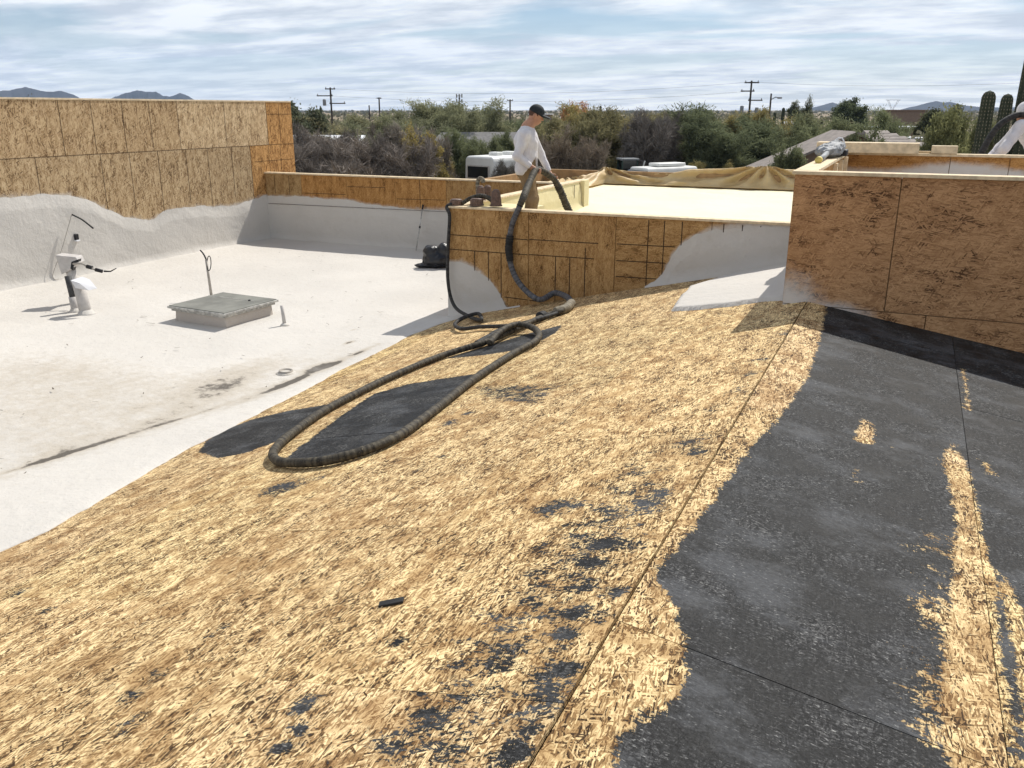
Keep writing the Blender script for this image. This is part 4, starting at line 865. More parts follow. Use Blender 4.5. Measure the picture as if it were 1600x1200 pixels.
def person(name, loc, rz, J, label, hat, face=(1, 0, -.25), cell=.0095):
    root = empty(name, tuple(loc), rz, label, 'person'); J = {k: np.array(v_, float) for k, v_ in J.items()}
    f = np.array(face, float); f /= np.linalg.norm(f); up = np.array([0, 0, 1.]); sd_ = np.cross(up, f); sd_ /= np.linalg.norm(sd_); up = np.cross(f, sd_)
    H = J['head']
    def hp(a, b_, c_): return H + f * a + sd_ * b_ + up * c_
    def body(P):
        hl = np.stack([(P - H) @ f, (P - H) @ sd_, (P - H) @ up], -1)
        d = ell(hl, (-.008, 0, .028), (.098, .076, .098)); d = smin(d, ell(hl, (.035, 0, -.065), (.055, .055, .062)), .04)
        d = smin(d, cone(hl, (.085, 0, .01), (.108, 0, -.028), .010, .015), .012)
        for sg in (-1, 1): d = smin(d, ell(hl, (-.012, sg * .078, -.01), (.022, .012, .032)), .01); d = smin(d, ell(hl, (.07, sg * .033, .022), (.02, .02, .012)), .01)
        d = smin(d, ell(hl, (.088, 0, -.062), (.014, .026, .010)), .008)
        d = smin(d, cone(P, hp(-.02, 0, -.05), J['neck'], .058, .064), .03)
        d = smin(d, cone(P, J['neck'], J['chest'], .075, .12), .08); d = smin(d, cone(P, J['chest'], J['hip'], .125, .12), .08)
        for s_ in 'rl':
            d = smin(d, cone(P, J['chest'] * .4 + J['sh' + s_] * .6 + np.array([0, 0, .04]), J['sh' + s_], .06, .058), .05)
            d = smin(d, cone(P, J['sh' + s_], J['el' + s_], .052, .040), .03); d = smin(d, cone(P, J['el' + s_], J['wr' + s_], .041, .028), .02)
            d = smin(d, cone(P, J['hip'] + (J['kn' + s_] - J['hip']) * .06, J['kn' + s_], .095, .058), .04); d = smin(d, cone(P, J['kn' + s_], J['an' + s_], .056, .04), .03)
            d = smin(d, cone(P, J['an' + s_], J['an' + s_] + np.array([.15, 0, -.05]), .042, .035), .03)
            # hand: palm, four fingers of unequal length curled round the hose, thumb from the side of the palm
            W_ = J['wr' + s_]; hd = J['hd' + s_] - W_; hd /= np.linalg.norm(hd); gr = J['gr' + s_]; gr = gr / np.linalg.norm(gr); n_ = np.cross(hd, gr); n_ /= np.linalg.norm(n_); gr = np.cross(n_, hd)
            pc = W_ + hd * .05; d = smin(d, cone(P, W_, pc + hd * .03, .027, .034), .02)
            for i, L_ in enumerate((.075, .085, .08, .062)):
                o_ = (i - 1.5) * .019; a_ = pc + hd * .032 + gr * o_; b1 = a_ + hd * L_ * .45 + n_ * .012; b2 = b1 + hd * L_ * .12 + n_ * L_ * .38; b3 = b2 - hd * L_ * .25 + n_ * L_ * .10
                for u_, w_ in ((a_, b1), (b1, b2), (b2, b3)): d = smin(d, cone(P, u_, w_, .0105, .0095), .006)
            tb_ = W_ + hd * .03 + gr * -.03; t1 = tb_ + hd * .03 - gr * .018 + n_ * .014; t2 = t1 + hd * .025 + n_ * .028
            d = smin(d, cone(P, tb_, t1, .014, .012), .012); d = smin(d, cone(P, t1, t2, .012, .010), .006)
        return d
    pts = np.array(list(J.values())); lo = pts.min(0) - .22; hi = pts.max(0) + .2; lo[2] = min(lo[2], -.01)
    V, Q = surface_net(body, lo, hi, cell); V[:, 2] = np.maximum(V[:, 2], .0); npmesh('body', V, Q, MAT_SKIN, root, True)
    def shirt(P):
        wr = .028 * (fbm(P[..., 0] * 7 + P[..., 2] * 4, P[..., 1] * 7, P[..., 2] * 9 + P[..., 0] * 6, 3) - .42)
        d = cone(P, J['neck'] + np.array([0, 0, .03]), J['chest'], .076, .152); d = smin(d, cone(P, J['chest'], J['belly'], .152, .142), .09); d = smin(d, cone(P, J['belly'], J['hip'] + np.array([0, 0, -.03]), .142, .160), .05)
        for s_ in 'rl':
            d = smin(d, cone(P, J['chest'] * .35 + J['sh' + s_] * .65 + np.array([0, 0, .045]), J['sh' + s_], .068, .076), .05)
            d = smin(d, cone(P, J['sh' + s_], J['el' + s_], .076, .062), .035); e2 = J['wr' + s_] * .93 + J['el' + s_] * .07
            d = smin(d, cone(P, J['el' + s_], e2, .062, .042), .02)
            ax = J['wr' + s_] - J['el' + s_]; ax /= np.linalg.norm(ax); d = np.maximum(d, np.where(((P - J['wr' + s_]) @ ax > -.02) & (np.linalg.norm(P - J['wr' + s_], axis=-1) < .2), .02, -1))
        hem = np.array(J['hip']) + np.array([0, 0, -.10])
        d = np.maximum(d, np.where((np.linalg.norm(P - hem, axis=-1) < .30), (hem[2] - P[..., 2]), -1.0))
        nk = J['neck']; d = np.maximum(d, np.where(np.linalg.norm(P - nk, axis=-1) < .13, P[..., 2] - (nk[2] + .045), -1.0))
        return d + wr
    V, Q = surface_net(shirt, lo, hi, cell * 1.15); npmesh('shirt', V, Q, MAT_SHIRT, root, True)
    def trou(P):
        d = cone(P, J['hip'] + np.array([0, 0, .06]), J['hip'] + np.array([0, 0, -.05]), .135, .142)
        for s_ in 'rl':
            d = smin(d, cone(P, J['hip'] + (J['kn' + s_] - J['hip']) * .12, J['kn' + s_], .108, .085), .04); d = smin(d, cone(P, J['kn' + s_], J['an' + s_] + np.array([0, 0, .02]), .085, .075), .03)
        d = np.maximum(d, .07 - P[..., 2])
        return d + .014 * (fbm(P[..., 0] * 8, P[..., 1] * 8, P[..., 2] * 8, 3) - .42)
    V, Q = surface_net(trou, lo, hi, cell * 1.25); npmesh('trousers', V, Q, MAT_TROU, root, True)
    for s_ in 'rl':
        A_ = J['an' + s_]
        bt = lambda P: np.maximum(smin(cone(P, A_ + np.array([0, 0, .06]), A_ + np.array([.01, 0, -.03]), .062, .06), cone(P, A_ + np.array([.0, 0, -.045]), A_ + np.array([.17, 0, -.055]), .052, .042), .03), .002 - P[..., 2])
        V, Q = surface_net(bt, A_ - .25, A_ + .3, .014); npmesh('boot', V, Q, MAT_BOOT, root, True)
    def toloc(P): return np.stack([(P - H) @ f, (P - H) @ sd_, (P - H) @ up], -1)
    def hair(P):
        hl = toloc(P); d = ell(hl, (-.014, 0, .030), (.101, .080, .100)); d = np.maximum(d, hl[..., 0] - .035 + hl[..., 2] * -.0); return np.maximum(d, -.055 - hl[..., 2])
    V, Q = surface_net(hair, H - .17, H + .17, .010); npmesh('hair', V, Q, MAT_HAIR, root, True)
    def capf(P):
        hl = toloc(P); d = ell(hl, (-.008, 0, .038), (.112, .090, .106)); d = np.maximum(d, (.022 - .12 * hl[..., 0]) - hl[..., 2])
        br = ell(hl, (.125, 0, .022), (.085, .078, .020)) if hat == 'cap' else ell(hl, (0, 0, .022), (.165, .15, .02))
        return smin(d, br, .012)
    V, Q = surface_net(capf, H - .24, H + .24, .009); npmesh('cap' if hat == 'cap' else 'sun_hat', V, Q, MAT_CAP if hat == 'cap' else MAT_SHIRT, root, True)
    for sg in (-1, 1):
        c_ = hp(.083, sg * .033, .012); MB().lathe([(.004, -.009), (.009, -.004), (.009, .004), (.004, .009)], 10).build('eye', MAT_EYE, root, True).location = tuple(c_)
    return root
J1 = dict(head=(.135, .0, 1.665), neck=(.015, 0, 1.50), chest=(-.005, 0, 1.33), belly=(.005, 0, 1.12), hip=(.0, 0, .97), shr=(-.03, -.175, 1.405), shl=(.07, .165, 1.40), elr=(-.125, -.235, 1.135), ell=(.205, .235, 1.14), wrr=(.075, -.215, .985), wrl=(.335, .14, .885), hdr=(.15, -.205, .945), hdl=(.40, .10, .80), grr=(.6, .1, .7), grl=(.5, -.1, -.8), knr=(.075, -.11, .52), knl=(.10, .11, .53), anr=(.02, -.12, .09), anl=(.06, .12, .09))
person('person', PLOC, PHI, J1, 'worker in white long-sleeved shirt and dark cap holding a hose above the middle parapet', 'cap', face=(1, -.1, -.38))
p2 = at_D(1598, 240, 13.6); P2 = np.array([p2[0], p2[1], ZY + .17]); MB().box((2.2, 15.2, 4.65), (4.0, 6.0, .16)).build('roof_slab', MAT_FOAM, house)
J2 = dict(head=(-.02, .06, 1.53), neck=(-.03, .03, 1.40), chest=(.10, .05, 1.28), belly=(.22, .08, 1.10), hip=(.30, .1, .95), shr=(-.17, -.14, 1.36), shl=(.02, .24, 1.33), elr=(-.40, -.25, 1.08), ell=(-.15, .30, 1.08), wrr=(-.52, -.18, .88), wrl=(-.35, .22, .92), hdr=(-.57, -.12, .83), hdl=(-.42, .2, .87), grr=(0, 1, .2), grl=(0, 1, .2), knr=(.24, .0, .50), knl=(.30, .2, .50), anr=(.30, .0, .09), anl=(.36, .2, .09))
person('person', P2, PHI, J2, 'second worker at the right edge bending forward in a white shirt under a hose', 'hat', face=(-1, 0, -.5), cell=.011)
def p2w(x, y, z): return P2 + np.array([x * cF - y * sF, x * sF + y * cF, z])
t2 = empty('shoulder_hose', (0, 0, 0), 0, 'dark hose draped over the shoulder of the worker at the right edge', 'hose')
hose_mesh([p2w(-.66, -.12, .30), p2w(-.66, -.12, .80), p2w(-.58, -.11, 1.10), p2w(-.44, -.10, 1.36), p2w(-.24, -.10, 1.495), p2w(-.06, -.14, 1.485), p2w(.04, -.24, 1.33), p2w(.08, -.30, 1.0), p2w(.05, -.30, .6), p2w(.1, -.3, .2)], .040, MAT_HOSEB, t2, wrap=.06)

# loose strands lifting from the weathered deck
def chips():
    n = 2600; X = rng.uniform(-5.0, -.75, n); Y = rng.gamma(2.2, 1.9, n) + .9; keep = (Y < 10.2) & (X > np.interp(Y, EY, EX) + .05); 
    nr = 300; Xr = rng.uniform(-.7, 1.5, nr); Yr = rng.uniform(1.2, 7.6, nr); wood = tar_right(Xr, Yr) < -.1
    t_ = tar_left(X, Y); keep &= t_ < -.12
    X = np.concatenate([X[keep], Xr[wood]]); Y = np.concatenate([Y[keep], Yr[wood]]); n = len(X)
    Z = np.where(X < XR, zL(X), zR(X)) + .002; a = rng.normal(math.pi / 2, .45, n); L = rng.uniform(.01, .045, n); W_ = rng.uniform(.0015, .006, n)
    d = np.stack([np.cos(a), np.sin(a)], -1); pn = np.stack([-d[:, 1], d[:, 0]], -1); zf = lambda x: np.where(x < XR, zL(x), zR(x)) + .0025
    lift = np.abs(rng.normal(0, .005, n)); V = np.zeros((n, 4, 3)); c_ = np.stack([X, Y], -1)
    for k, (u_, w_) in enumerate([(-.5, -.5), (.5, -.35), (.5, .35), (-.5, .5)]):
        xy = c_ + d * (u_ * L)[:, None] + pn * (w_ * W_)[:, None]; V[:, k, :2] = xy; V[:, k, 2] = zf(xy[:, 0]) + (lift if u_ > 0 else 0)
    o = npmesh('wood_strands', V.reshape(-1, 3), np.arange(4 * n).reshape(n, 4), simple('loose_strands', (.56, .42, .24), .85, .5, 30)); tag(o, 'loose splintered wood strands lying all over the tan deck', 'wood strands', kind='stuff')
chips()
def debris():
    n = 150; X = rng.uniform(-12.5, -5.8, n); Y = rng.uniform(3.5, 14, n); V = []; Q = []
    for i in range(n):
        a = rng.uniform(0, 6.28); L = rng.uniform(.008, .035) * (2 if i % 9 == 0 else 1); w_ = rng.uniform(.003, .009); d = np.array([math.cos(a), math.sin(a)]); p_ = np.array([-d[1], d[0]]); b0 = len(V); z = ZW + .02
        for u_, k_ in ((-1, -1), (1, -.6), (1, .6), (-1, 1)): xy = np.array([X[i], Y[i]]) + d * L * u_ + p_ * w_ * k_; V.append((xy[0], xy[1], z + (.006 if u_ > 0 else 0)))
        Q.append((b0, b0 + 1, b0 + 2, b0 + 3))
    o = mesh('roof_debris', V, Q, simple('debris_bits', (.09, .07, .05), .9, .4, 30)); tag(o, 'tiny dark bits of debris scattered over the white roof', 'debris', kind='stuff')
debris()
o = None
p = at_L(612, 943); o = MB().box((0, 0, .006), (.10, .035, .01)).build('tar_scrap', MAT_TAPE, bevel=.002); o.location = tuple(p); o.rotation_euler = (0, -math.atan(SL), PHI); tag(o, 'small black rectangular scrap lying on the bare tan deck', 'scrap')

# ------------------------------------------------------------------ vegetation
def leaf_mat(name, c0, c1, trans=.35):
    q = M(name); oi = q.n('ShaderNodeObjectInfo'); g = q.n('ShaderNodeNewGeometry')
    n = q.noise(g.outputs['Position'], .55, 2, .6)
    f = q.math('ADD', q.math('MULTIPLY', q.math('SUBTRACT', n, .5), 1.7), q.math('ADD', q.math('MULTIPLY', g.outputs['Random Per Island'], .55), .22))
    c = q.mix(f, c0, c1); c = q.mix(1.0, c, oi.outputs['Color'], 'MULTIPLY')
    d = q.n('ShaderNodeBsdfDiffuse', {'Color': c}); t = q.n('ShaderNodeBsdfTranslucent', {'Color': c}); m = q.n('ShaderNodeMixShader', {0: trans, 1: d.outputs[0], 2: t.outputs[0]})
    q.t.links.new(m.outputs[0], q.out.inputs[0]); q.t.nodes.remove(q.b); return q.m
MAT_LEAF = leaf_mat('desert_leaf', (.13, .13, .085), (.36, .345, .225), .45); MAT_TWIG = leaf_mat('grey_twig', (.13, .118, .10), (.36, .33, .285), .0)
MAT_BARK = simple('dark_bark', (.045, .036, .03), .95, .35, 3, .05)
MAT_BARKG = simple('grey_bark', (.13, .115, .10), .95, .5, 1.5, .05)
def branchy(seed, h, spread, stems, leaf=True, nleaf=15, lw=.022, ll=.17, dens=1.0, lean=.25, low=0.0, minr=.012):
    r = np.random.default_rng(seed); segs = []; tips = []
    def walk(p, d, L, r0, lvl):
        n = 4 + (lvl == 0) * 2; pts = [p]; rad = [r0]
        for i in range(n):
            d = d + r.normal(0, .20 + .05 * lvl, 3) + np.array([0, 0, .04 if lvl < 2 else -.03]); d = d / np.linalg.norm(d)
            p = p + d * L / n; pts.append(p); rad.append(r0 * (1 - .62 * (i + 1) / n))
            if lvl < 3 and i >= (1 if lvl == 0 else 0):
                for _ in range(2 if lvl < 2 else 2):
                    dd = d + r.normal(0, .62, 3); dd[2] += .12; dd /= np.linalg.norm(dd); walk(p, dd, L * r.uniform(.42, .66), rad[-1] * .6, lvl + 1)
            if lvl >= 2: tips.append((p, d, L))
        segs.append((pts, rad, lvl))
    for k in range(stems):
        a = 2 * math.pi * (k + r.uniform(0, .6)) / stems; d = np.array([math.cos(a) * lean * r.uniform(.5, 1.6), math.sin(a) * lean * r.uniform(.5, 1.6), 1.0]); walk(np.array([.12 * math.cos(a), .12 * math.sin(a), -.1]), d / np.linalg.norm(d), 1.0, .055, 0)
    allp = np.array([t[0] for t in tips]); zmax = np.percentile(allp[:, 2], 99); rm = np.percentile(np.hypot(allp[:, 0], allp[:, 1]), 95)
    sc_ = np.array([spread / rm, spread / rm, h / zmax]); mb = MB()
    for pts, rad, lvl in segs:
        if lvl > 2: continue
        mb.tube([np.array(x) * sc_ for x in pts], [max(minr * (1 if lvl > 1 else 1.4), y * h * .42) for y in rad], 5 if lvl < 2 else 3, False)
    T = allp * sc_; Dn = np.array([t[1] for t in tips]); kp = T[:, 2] > low * h; T = T[kp]; Dn = Dn[kp]; n = len(T); k = max(1, int(nleaf * dens)); C_ = np.repeat(T, k, 0); D_ = np.repeat(Dn, k, 0); N = len(C_)
    sg = .065 * h * (.55 if leaf else .3)
    C_ = C_ + r.normal(0, 1, (N, 3)) * sg * np.array([1, 1, .75]); D_ = D_ * (.5 if leaf else .9) + r.normal(0, .6 if leaf else .35, (N, 3)) + np.array([0, 0, .25]); D_ /= np.linalg.norm(D_, axis=1)[:, None]
    S_ = np.cross(D_, r.normal(0, 1, (N, 3))); S_ /= np.linalg.norm(S_, axis=1)[:, None]
    l_ = ll * r.uniform(.5, 1.5, N)[:, None]; w_ = lw * r.uniform(.6, 1.4, N)[:, None]
    V = np.stack([C_ - D_ * l_ * .5 - S_ * w_ * .5, C_ - D_ * l_ * .1 + S_ * w_, C_ + D_ * l_ * .5 + S_ * w_ * .15, C_ + D_ * l_ * .1 - S_ * w_], 1).reshape(-1, 3)
    V[:, 2] = np.maximum(V[:, 2], .02)
    return mb, V, np.arange(4 * N).reshape(N, 4)
PROTO = {}
def proto(key, kind, **k):
    mb, V, Q = branchy(**k); t_me = bpy.data.meshes.new('trunk'); t_me.from_pydata([tuple(map(float, v_)) for v_ in mb.V], [], mb.F); t_me.materials.append(MAT_BARK if kind == 'leaf' else MAT_BARKG); t_me.polygons.foreach_set('use_smooth', [True] * len(t_me.polygons))
    o = npmesh('crown', V, Q, MAT_LEAF if kind == 'leaf' else MAT_TWIG); c_me = o.data; bpy.data.objects.remove(o); PROTO[key] = (t_me, c_me)
for i in range(4): proto('green%d' % i, 'leaf', seed=11 + i, h=6.0, spread=3.4, stems=3, nleaf=13, lw=.026, ll=.30)
for i in range(2): proto('round%d' % i, 'leaf', seed=31 + i, h=5.0, spread=2.9, stems=4, nleaf=15, lw=.036, ll=.18, lean=.5)
for i in range(4): proto('bare%d' % i, 'twig', seed=51 + i, h=5.0, spread=3.2, stems=4, leaf=False, nleaf=4, lw=.016, ll=.7, lean=.55, minr=.026)
proto('gumb0', 'leaf', seed=93, h=6.0, spread=3.0, stems=3, nleaf=20, lw=.034, ll=.17, lean=.45, low=.55)
proto('broad0', 'leaf', seed=71, h=6.0, spread=2.6, stems=1, nleaf=12, lw=.07, ll=.22, lean=.1)
def tree(name, key, px, D, H, wid, label, tint=(1, 1, 1), rz=None, cat='tree', group=None, sink=0.0):
    p = at_D(px, 171, D); t_me, c_me = PROTO[key]; h0 = {'g': 6.0, 'r': 5.0, 'b': 5.0}[key[0]] if not key.startswith('broad') else 6.0
    root = empty(name, (p[0], p[1], -sink), rz if rz is not None else random.uniform(0, 6.28), label, cat, group); root.scale = (wid, wid, H / h0 * .90)
    a = link('trunk', t_me, None, root); c = link('crown', c_me, None, root); c.color = tuple(tint) + (1,); return root
G = 'desert trees beyond the roofs'
GRN, OLV, YEL, DRK, RST, GRY = (1, 1.05, .95), (1.25, 1.1, .75), (1.7, 1.4, .75), (.62, .72, .62), (1.9, 1.0, .75), (1, .95, .95)
T = [
 ('palo_verde', 'green0', 645, 82, 6.9, 1.25, 'feathery green tree poking above the horizon left of the antenna tower', GRN), ('palo_verde', 'green1', 735, 82, 7.0, 1.35, 'tall green tree just above the roof of the white camper', GRN),
 ('palo_verde', 'green2', 690, 86, 6.2, 1.3, 'grey-green tree between the two tall green trees left of the camper', (.9, .95, .9)), ('palo_verde', 'green3', 795, 88, 6.0, 1.2, 'dark green tree behind the worker with the dark cap', DRK),
 ('palo_verde', 'green1', 600, 78, 5.4, 1.3, 'hazy green tree left of the feathery green tree, above the bare thicket', (.9, .95, .9)), ('palo_verde', 'green2', 545, 80, 5.6, 1.3, 'hazy olive tree right of the cross-armed pole at left', (.95, .95, .85)),
 ('mesquite_tree', 'green0', 500, 70, 5.6, 1.25, 'olive tree under the cross-armed pole at left', (.95, .9, .8)), ('eucalyptus_tree', 'broad0', 462, 72, 6.7, .9, 'dark broad-leaved tree rising behind the end of the tall left parapet', (.55, .62, .6)),
 ('bare_tree', 'bare0', 488, 56, 5.3, .9, 'bare dark-limbed tree in front of the long white roof', GRY), ('bare_tree', 'bare1', 515, 50, 4.6, .85, 'bare grey thorn tree just right of the tall left parapet end', GRY),
 ('bare_tree', 'bare2', 555, 52, 4.6, .9, 'bare grey thorn tree in the middle of the thicket above the back parapet', GRY), ('bare_tree', 'bare3', 598, 53, 4.8, .85, 'bare grey thorn tree left of the olive shrub', GRY), ('bare_tree', 'bare0', 632, 57, 5.4, .8, 'bare pale-twigged tree behind the olive shrub', (1.2, 1.15, 1.1)),
 ('bare_tree', 'bare2', 476, 52, 4.2, .7, 'low bare grey tree hidden against the tall left parapet end', GRY), ('desert_shrub', 'round0', 668, 54, 4.6, .72, 'big olive-yellow shrub left of the white camper', (1.25, 1.05, .62)), ('desert_shrub', 'round1', 695, 62, 4.0, .5, 'brownish olive shrub touching the left end of the camper', (1.2, 1.0, .7)),
 ('desert_shrub', 'round0', 575, 60, 4.6, .9, 'dull green shrub behind the bare thicket', (.8, .85, .75)), ('bare_tree', 'bare1', 790, 53, 3.3, .42, 'small bare black-limbed tree in front of the camper side', (.6, .6, .6)),
 ('mesquite_tree', 'round1', 880, 84, 6.6, 1.0, 'rust-coloured leafy tree behind the worker cap', RST), ('bare_tree', 'bare3', 890, 58, 4.8, .75, 'bare brown tree right of the worker above the tan sheet', (1.0, .9, .8)), ('desert_shrub', 'round0', 872, 62, 4.4, .8, 'dense brown-green shrub right of the worker', (.95, .9, .7)),
 ('palo_verde', 'green3', 940, 74, 6.2, 1.05, 'olive tree left of the tall bare tree and above the tractor', OLV), ('palo_verde', 'green0', 905, 70, 6.3, 1.1, 'dark olive tree beside the rust-coloured tree', (.9, .85, .7)), ('bare_tree', 'bare1', 1013, 66, 6.1, .9, 'tall bare grey tree above the white motorhome', (.8, .78, .8)),
 ('palo_verde', 'green1', 985, 74, 6.1, 1.1, 'olive-brown tree behind the tall bare tree', (1.0, .9, .75)), ('mesquite_tree', 'green2', 1062, 72, 5.9, 1.0, 'brownish green tree between the bare tree and the dark mesquite', (.9, .85, .7)),
 ('mesquite_tree', 'green0', 1120, 72, 6.5, 1.3, 'large dark green mesquite left of the transformer pole', DRK), ('mesquite_tree', 'green3', 1160, 66, 5.6, 1.1, 'dark green mesquite below the tall cross-armed pole', DRK), ('palo_verde', 'green2', 1200, 74, 6.2, .9, 'light olive tree below the transformer pole', OLV), ('desert_shrub', 'round1', 1088, 62, 2.8, .5, 'low green shrub right of the motorhome', OLV), ('desert_shrub', 'round0', 1150, 62, 2.5, .5, 'low olive shrub in front of the grey fence, left part', OLV),
 ('desert_shrub', 'round1', 1240, 58, 2.8, .55, 'low green shrub at the right end of the grey fence', (.9, 1, .8)), ('palo_verde', 'green1', 1288, 66, 5.8, .9, 'green tree covering the left slope of the tan gable house', (.85, .95, .8)), ('mesquite_tree', 'round0', 1340, 50, 4.8, .7, 'dark green tree in front of the tan gable house', (.75, .85, .72)), ('palo_verde', 'green0', 1388, 68, 6.2, .6, 'green tree between the gable house and the tiled house', (.8, .9, .75)), ('palo_verde', 'green2', 1240, 72, 5.8, .9, 'grey-green tree behind the left slope of the gable house', (.9, .95, .85)),
 ('mesquite_tree', 'round1', 1473, 46, 6.1, .68, 'wide mesquite with forked dark trunk in front of the tiled house', (.8, .85, .62), 1.0), ('desert_tree', 'round0', 1512, 72, 4.7, .9, 'yellow-green tree left of the nearest saguaro', (1.5, 1.35, .6)), ('desert_tree', 'round1', 1568, 60, 5.5, .7, 'dark green tree between the two saguaros', (.75, .8, .6)), ('desert_tree', 'broad0', 1492, 110, 6.7, 1.2, 'dark round-topped tree on the horizon above the tiled house', (.55, .6, .5)),
 ('desert_tree', 'broad0', 45, 75, 6.9, .7, 'dark treetop peeking over the left end of the tall parapet', (.5, .55, .5)), ('desert_tree', 'broad0', 232, 150, 7.6, .6, 'dark conical treetop peeking over the tall parapet between the hills', (.45, .5, .45)),
 ('palo_verde', 'green2', 800, 67, 4.6, .55, 'thin green tree in front of the grey house beside the worker', (.8, .9, .75)), ('palo_verde', 'green0', 722, 66, 4.8, .6, 'thin dark green tree at the left end of the grey house', (.75, .85, .7)), ('mesquite_tree', 'round1', 1262, 50, 4.3, .55, 'dark green tree over the left eave of the tan gable house', (.75, .85, .7)),
 ('desert_tree', 'broad0', 1343, 190, 8.4, 1.6, 'dark conical tree on the horizon left of the lattice tower', (.45, .55, .45)), ('desert_tree', 'round0', 1246, 170, 7.2, 1.2, 'dark round tree on the horizon just right of the far saguaros', (.5, .55, .45)), ('desert_tree', 'round1', 1318, 200, 7.2, 1.3, 'low dark tree on the horizon at the foot of the blue peak', (.5, .55, .45)),
]
for t_ in T: tree(t_[0], t_[1], t_[2], t_[3], t_[4], t_[5], t_[6], t_[7], t_[8] if len(t_) > 8 else None, 'shrub' if 'shrub' in t_[0] else 'tree', G)
# far scrub and trees that read as one mass
def scrub():
    Vs = []; n = 4200; r = np.random.default_rng(5)
    D = 92 + 2900 * r.random(n) ** 2.5; px = r.uniform(-250, 1850, n); 
    for i in range(n):
        p = at_D(px[i], 171, D[i]); R = r.uniform(1.6, 4.2); H = r.uniform(1.8, 4.6); k = 46 if D[i] < 160 else (26 if D[i] < 500 else 16); s_ = .30 * (D[i] / 90) ** .6
        c = r.normal(0, 1, (k, 3)); c /= np.linalg.norm(c, axis=1)[:, None]; c *= r.random((k, 1)) ** .4; c = c * np.array([R, R, H * .5]) + np.array([p[0], p[1], H * .5])
        d1 = r.normal(0, 1, (k, 3)); d1 /= np.linalg.norm(d1, axis=1)[:, None]; d2 = np.cross(d1, r.normal(0, 1, (k, 3))); d2 /= np.linalg.norm(d2, axis=1)[:, None]
        l_ = s_ * r.uniform(.6, 1.8, (k, 1)); w_ = s_ * r.uniform(.3, .7, (k, 1)); V = np.stack([c - d1 * l_, c + d2 * w_, c + d1 * l_, c - d2 * w_], 1).reshape(-1, 3); V[:, 2] = np.maximum(V[:, 2], .02); Vs.append(V)
    V = np.concatenate(Vs); o = npmesh('far_scrub', V, np.arange(len(V)).reshape(-1, 4), leaf_mat('far_scrub_leaf', (.10, .10, .065), (.24, .225, .15), .4)); tag(o, 'distant mass of dusty green desert scrub reaching the horizon', 'scrub', kind='stuff')
scrub()

# saguaros
q = M('saguaro_skin'); v = obj_co(q); MAT_SAG = q.fin(q.mix(q.smooth(q.noise(v, 9, 4), .3, .7), (.035, .045, .03), (.07, .08, .055)), .8, None, .2)
MAT_SPINE = simple('saguaro_spines', (.30, .27, .2), .9, .2)
def rib_col(pts, r, nrib=14):
    P = catmull(pts, .05); n = nrib * 2; Lt = sum(np.linalg.norm(P[i] - P[i - 1]) for i in range(1, len(P))); t0 = 1 - 1.15 * r / Lt; m = len(P); V = []; Fc = []
    for i, p in enumerate(P):
        t = i / (m - 1); d = P[min(i + 1, m - 1)] - P[max(i - 1, 0)]; d = Vector(d).normalized(); u = d.orthogonal().normalized() if abs(d.z) < .95 else Vector((1, 0, 0)); u = (u - d * u.dot(d)).normalized(); w_ = d.cross(u)
        rr = r * (.88 + .14 * math.sin(t * 3)) * (math.sqrt(max(0.0, 1 - ((t - t0) / (1 - t0)) ** 2)) if t > t0 else 1)
        for k in range(n):
            a = 2 * math.pi * k / n; q_ = rr * (1 if k % 2 == 0 else .84); V.append(Vector(p) + (u * math.cos(a) + w_ * math.sin(a)) * q_)
    for i in range(m - 1):
        for k in range(n): Fc.append((i * n + k, i * n + (k + 1) % n, (i + 1) * n + (k + 1) % n, (i + 1) * n + k))
    return V, Fc, n
def saguaro(px, D, H, r, arms, label, group='saguaros'):
    p = at_D(px, 171, D); root = empty('saguaro_cactus', (p[0], p[1], 0), PHI, label, 'cactus', group)
    for nm, pts, rr in [('trunk', [(0, 0, -.1), (0, 0, H * .5), (.02, 0, H)], r)] + [('arm', a_, min(r * .8, .19)) for a_ in arms]:
        V, Fc, n = rib_col(pts, rr); o = mesh(nm, V, Fc, MAT_SAG, root)
        if D < 60:
            b = MB(); R_ = np.array([tuple(v_) for v_ in V]); k0 = 0
            m = len(V) // n
            for k in range(0, n, 2):
                for i in range(0, m - 1, 2):
                    for f_ in (0,):
                        c_ = Vector(V[i * n + k]) * (1 - f_) + Vector(V[(i + 1) * n + k]) * f_; ax = Vector(pts[0]).lerp(Vector(pts[-1]), i / m); out = (c_ - Vector((ax.x, ax.y, c_.z))); out = out.normalized() if out.length > .01 else Vector((0, 0, 1))
                        s_ = out.cross(Vector((0, 0, 1))) * .012; b.add([c_ - s_, c_ + s_, c_ + out * .035 + Vector((0, 0, .03)), c_ + out * .03 - Vector((0, 0, .03))], [(0, 1, 2), (0, 1, 3)])
            so_ = b.build('spines', MAT_SPINE, root if nm == 'trunk' else o); so_["kind"] = "stuff"
saguaro(1541, 31, 6.85, .215, [], 'nearest saguaro, a single ribbed column left of the second worker')
saguaro(1607, 33, 8.4, .40, [[(-.2, 0, 4.6), (-.55, 0, 4.8), (-.72, 0, 5.4), (-.73, 0, 6.78)]], 'tall saguaro with a raised arm at the right edge of the picture')
saguaro(1224, 105, 6.5, .2, [[(.2, 0, 4.0), (.75, 0, 4.4), (.85, 0, 5.5), (.85, 0, 6.6)], [(-.2, 0, 4.2), (-.8, 0, 4.5), (-.9, 0, 5.4), (-.9, 0, 6.0)]], 'far three-armed saguaro right of the transformer pole')
saguaro(938, 150, 6.9, .22, [], 'tiny saguaro spike on the horizon right of the rust-coloured tree'); saguaro(501, 120, 6.6, .2, [], 'tiny saguaro spike on the horizon left of the cross-armed pole')

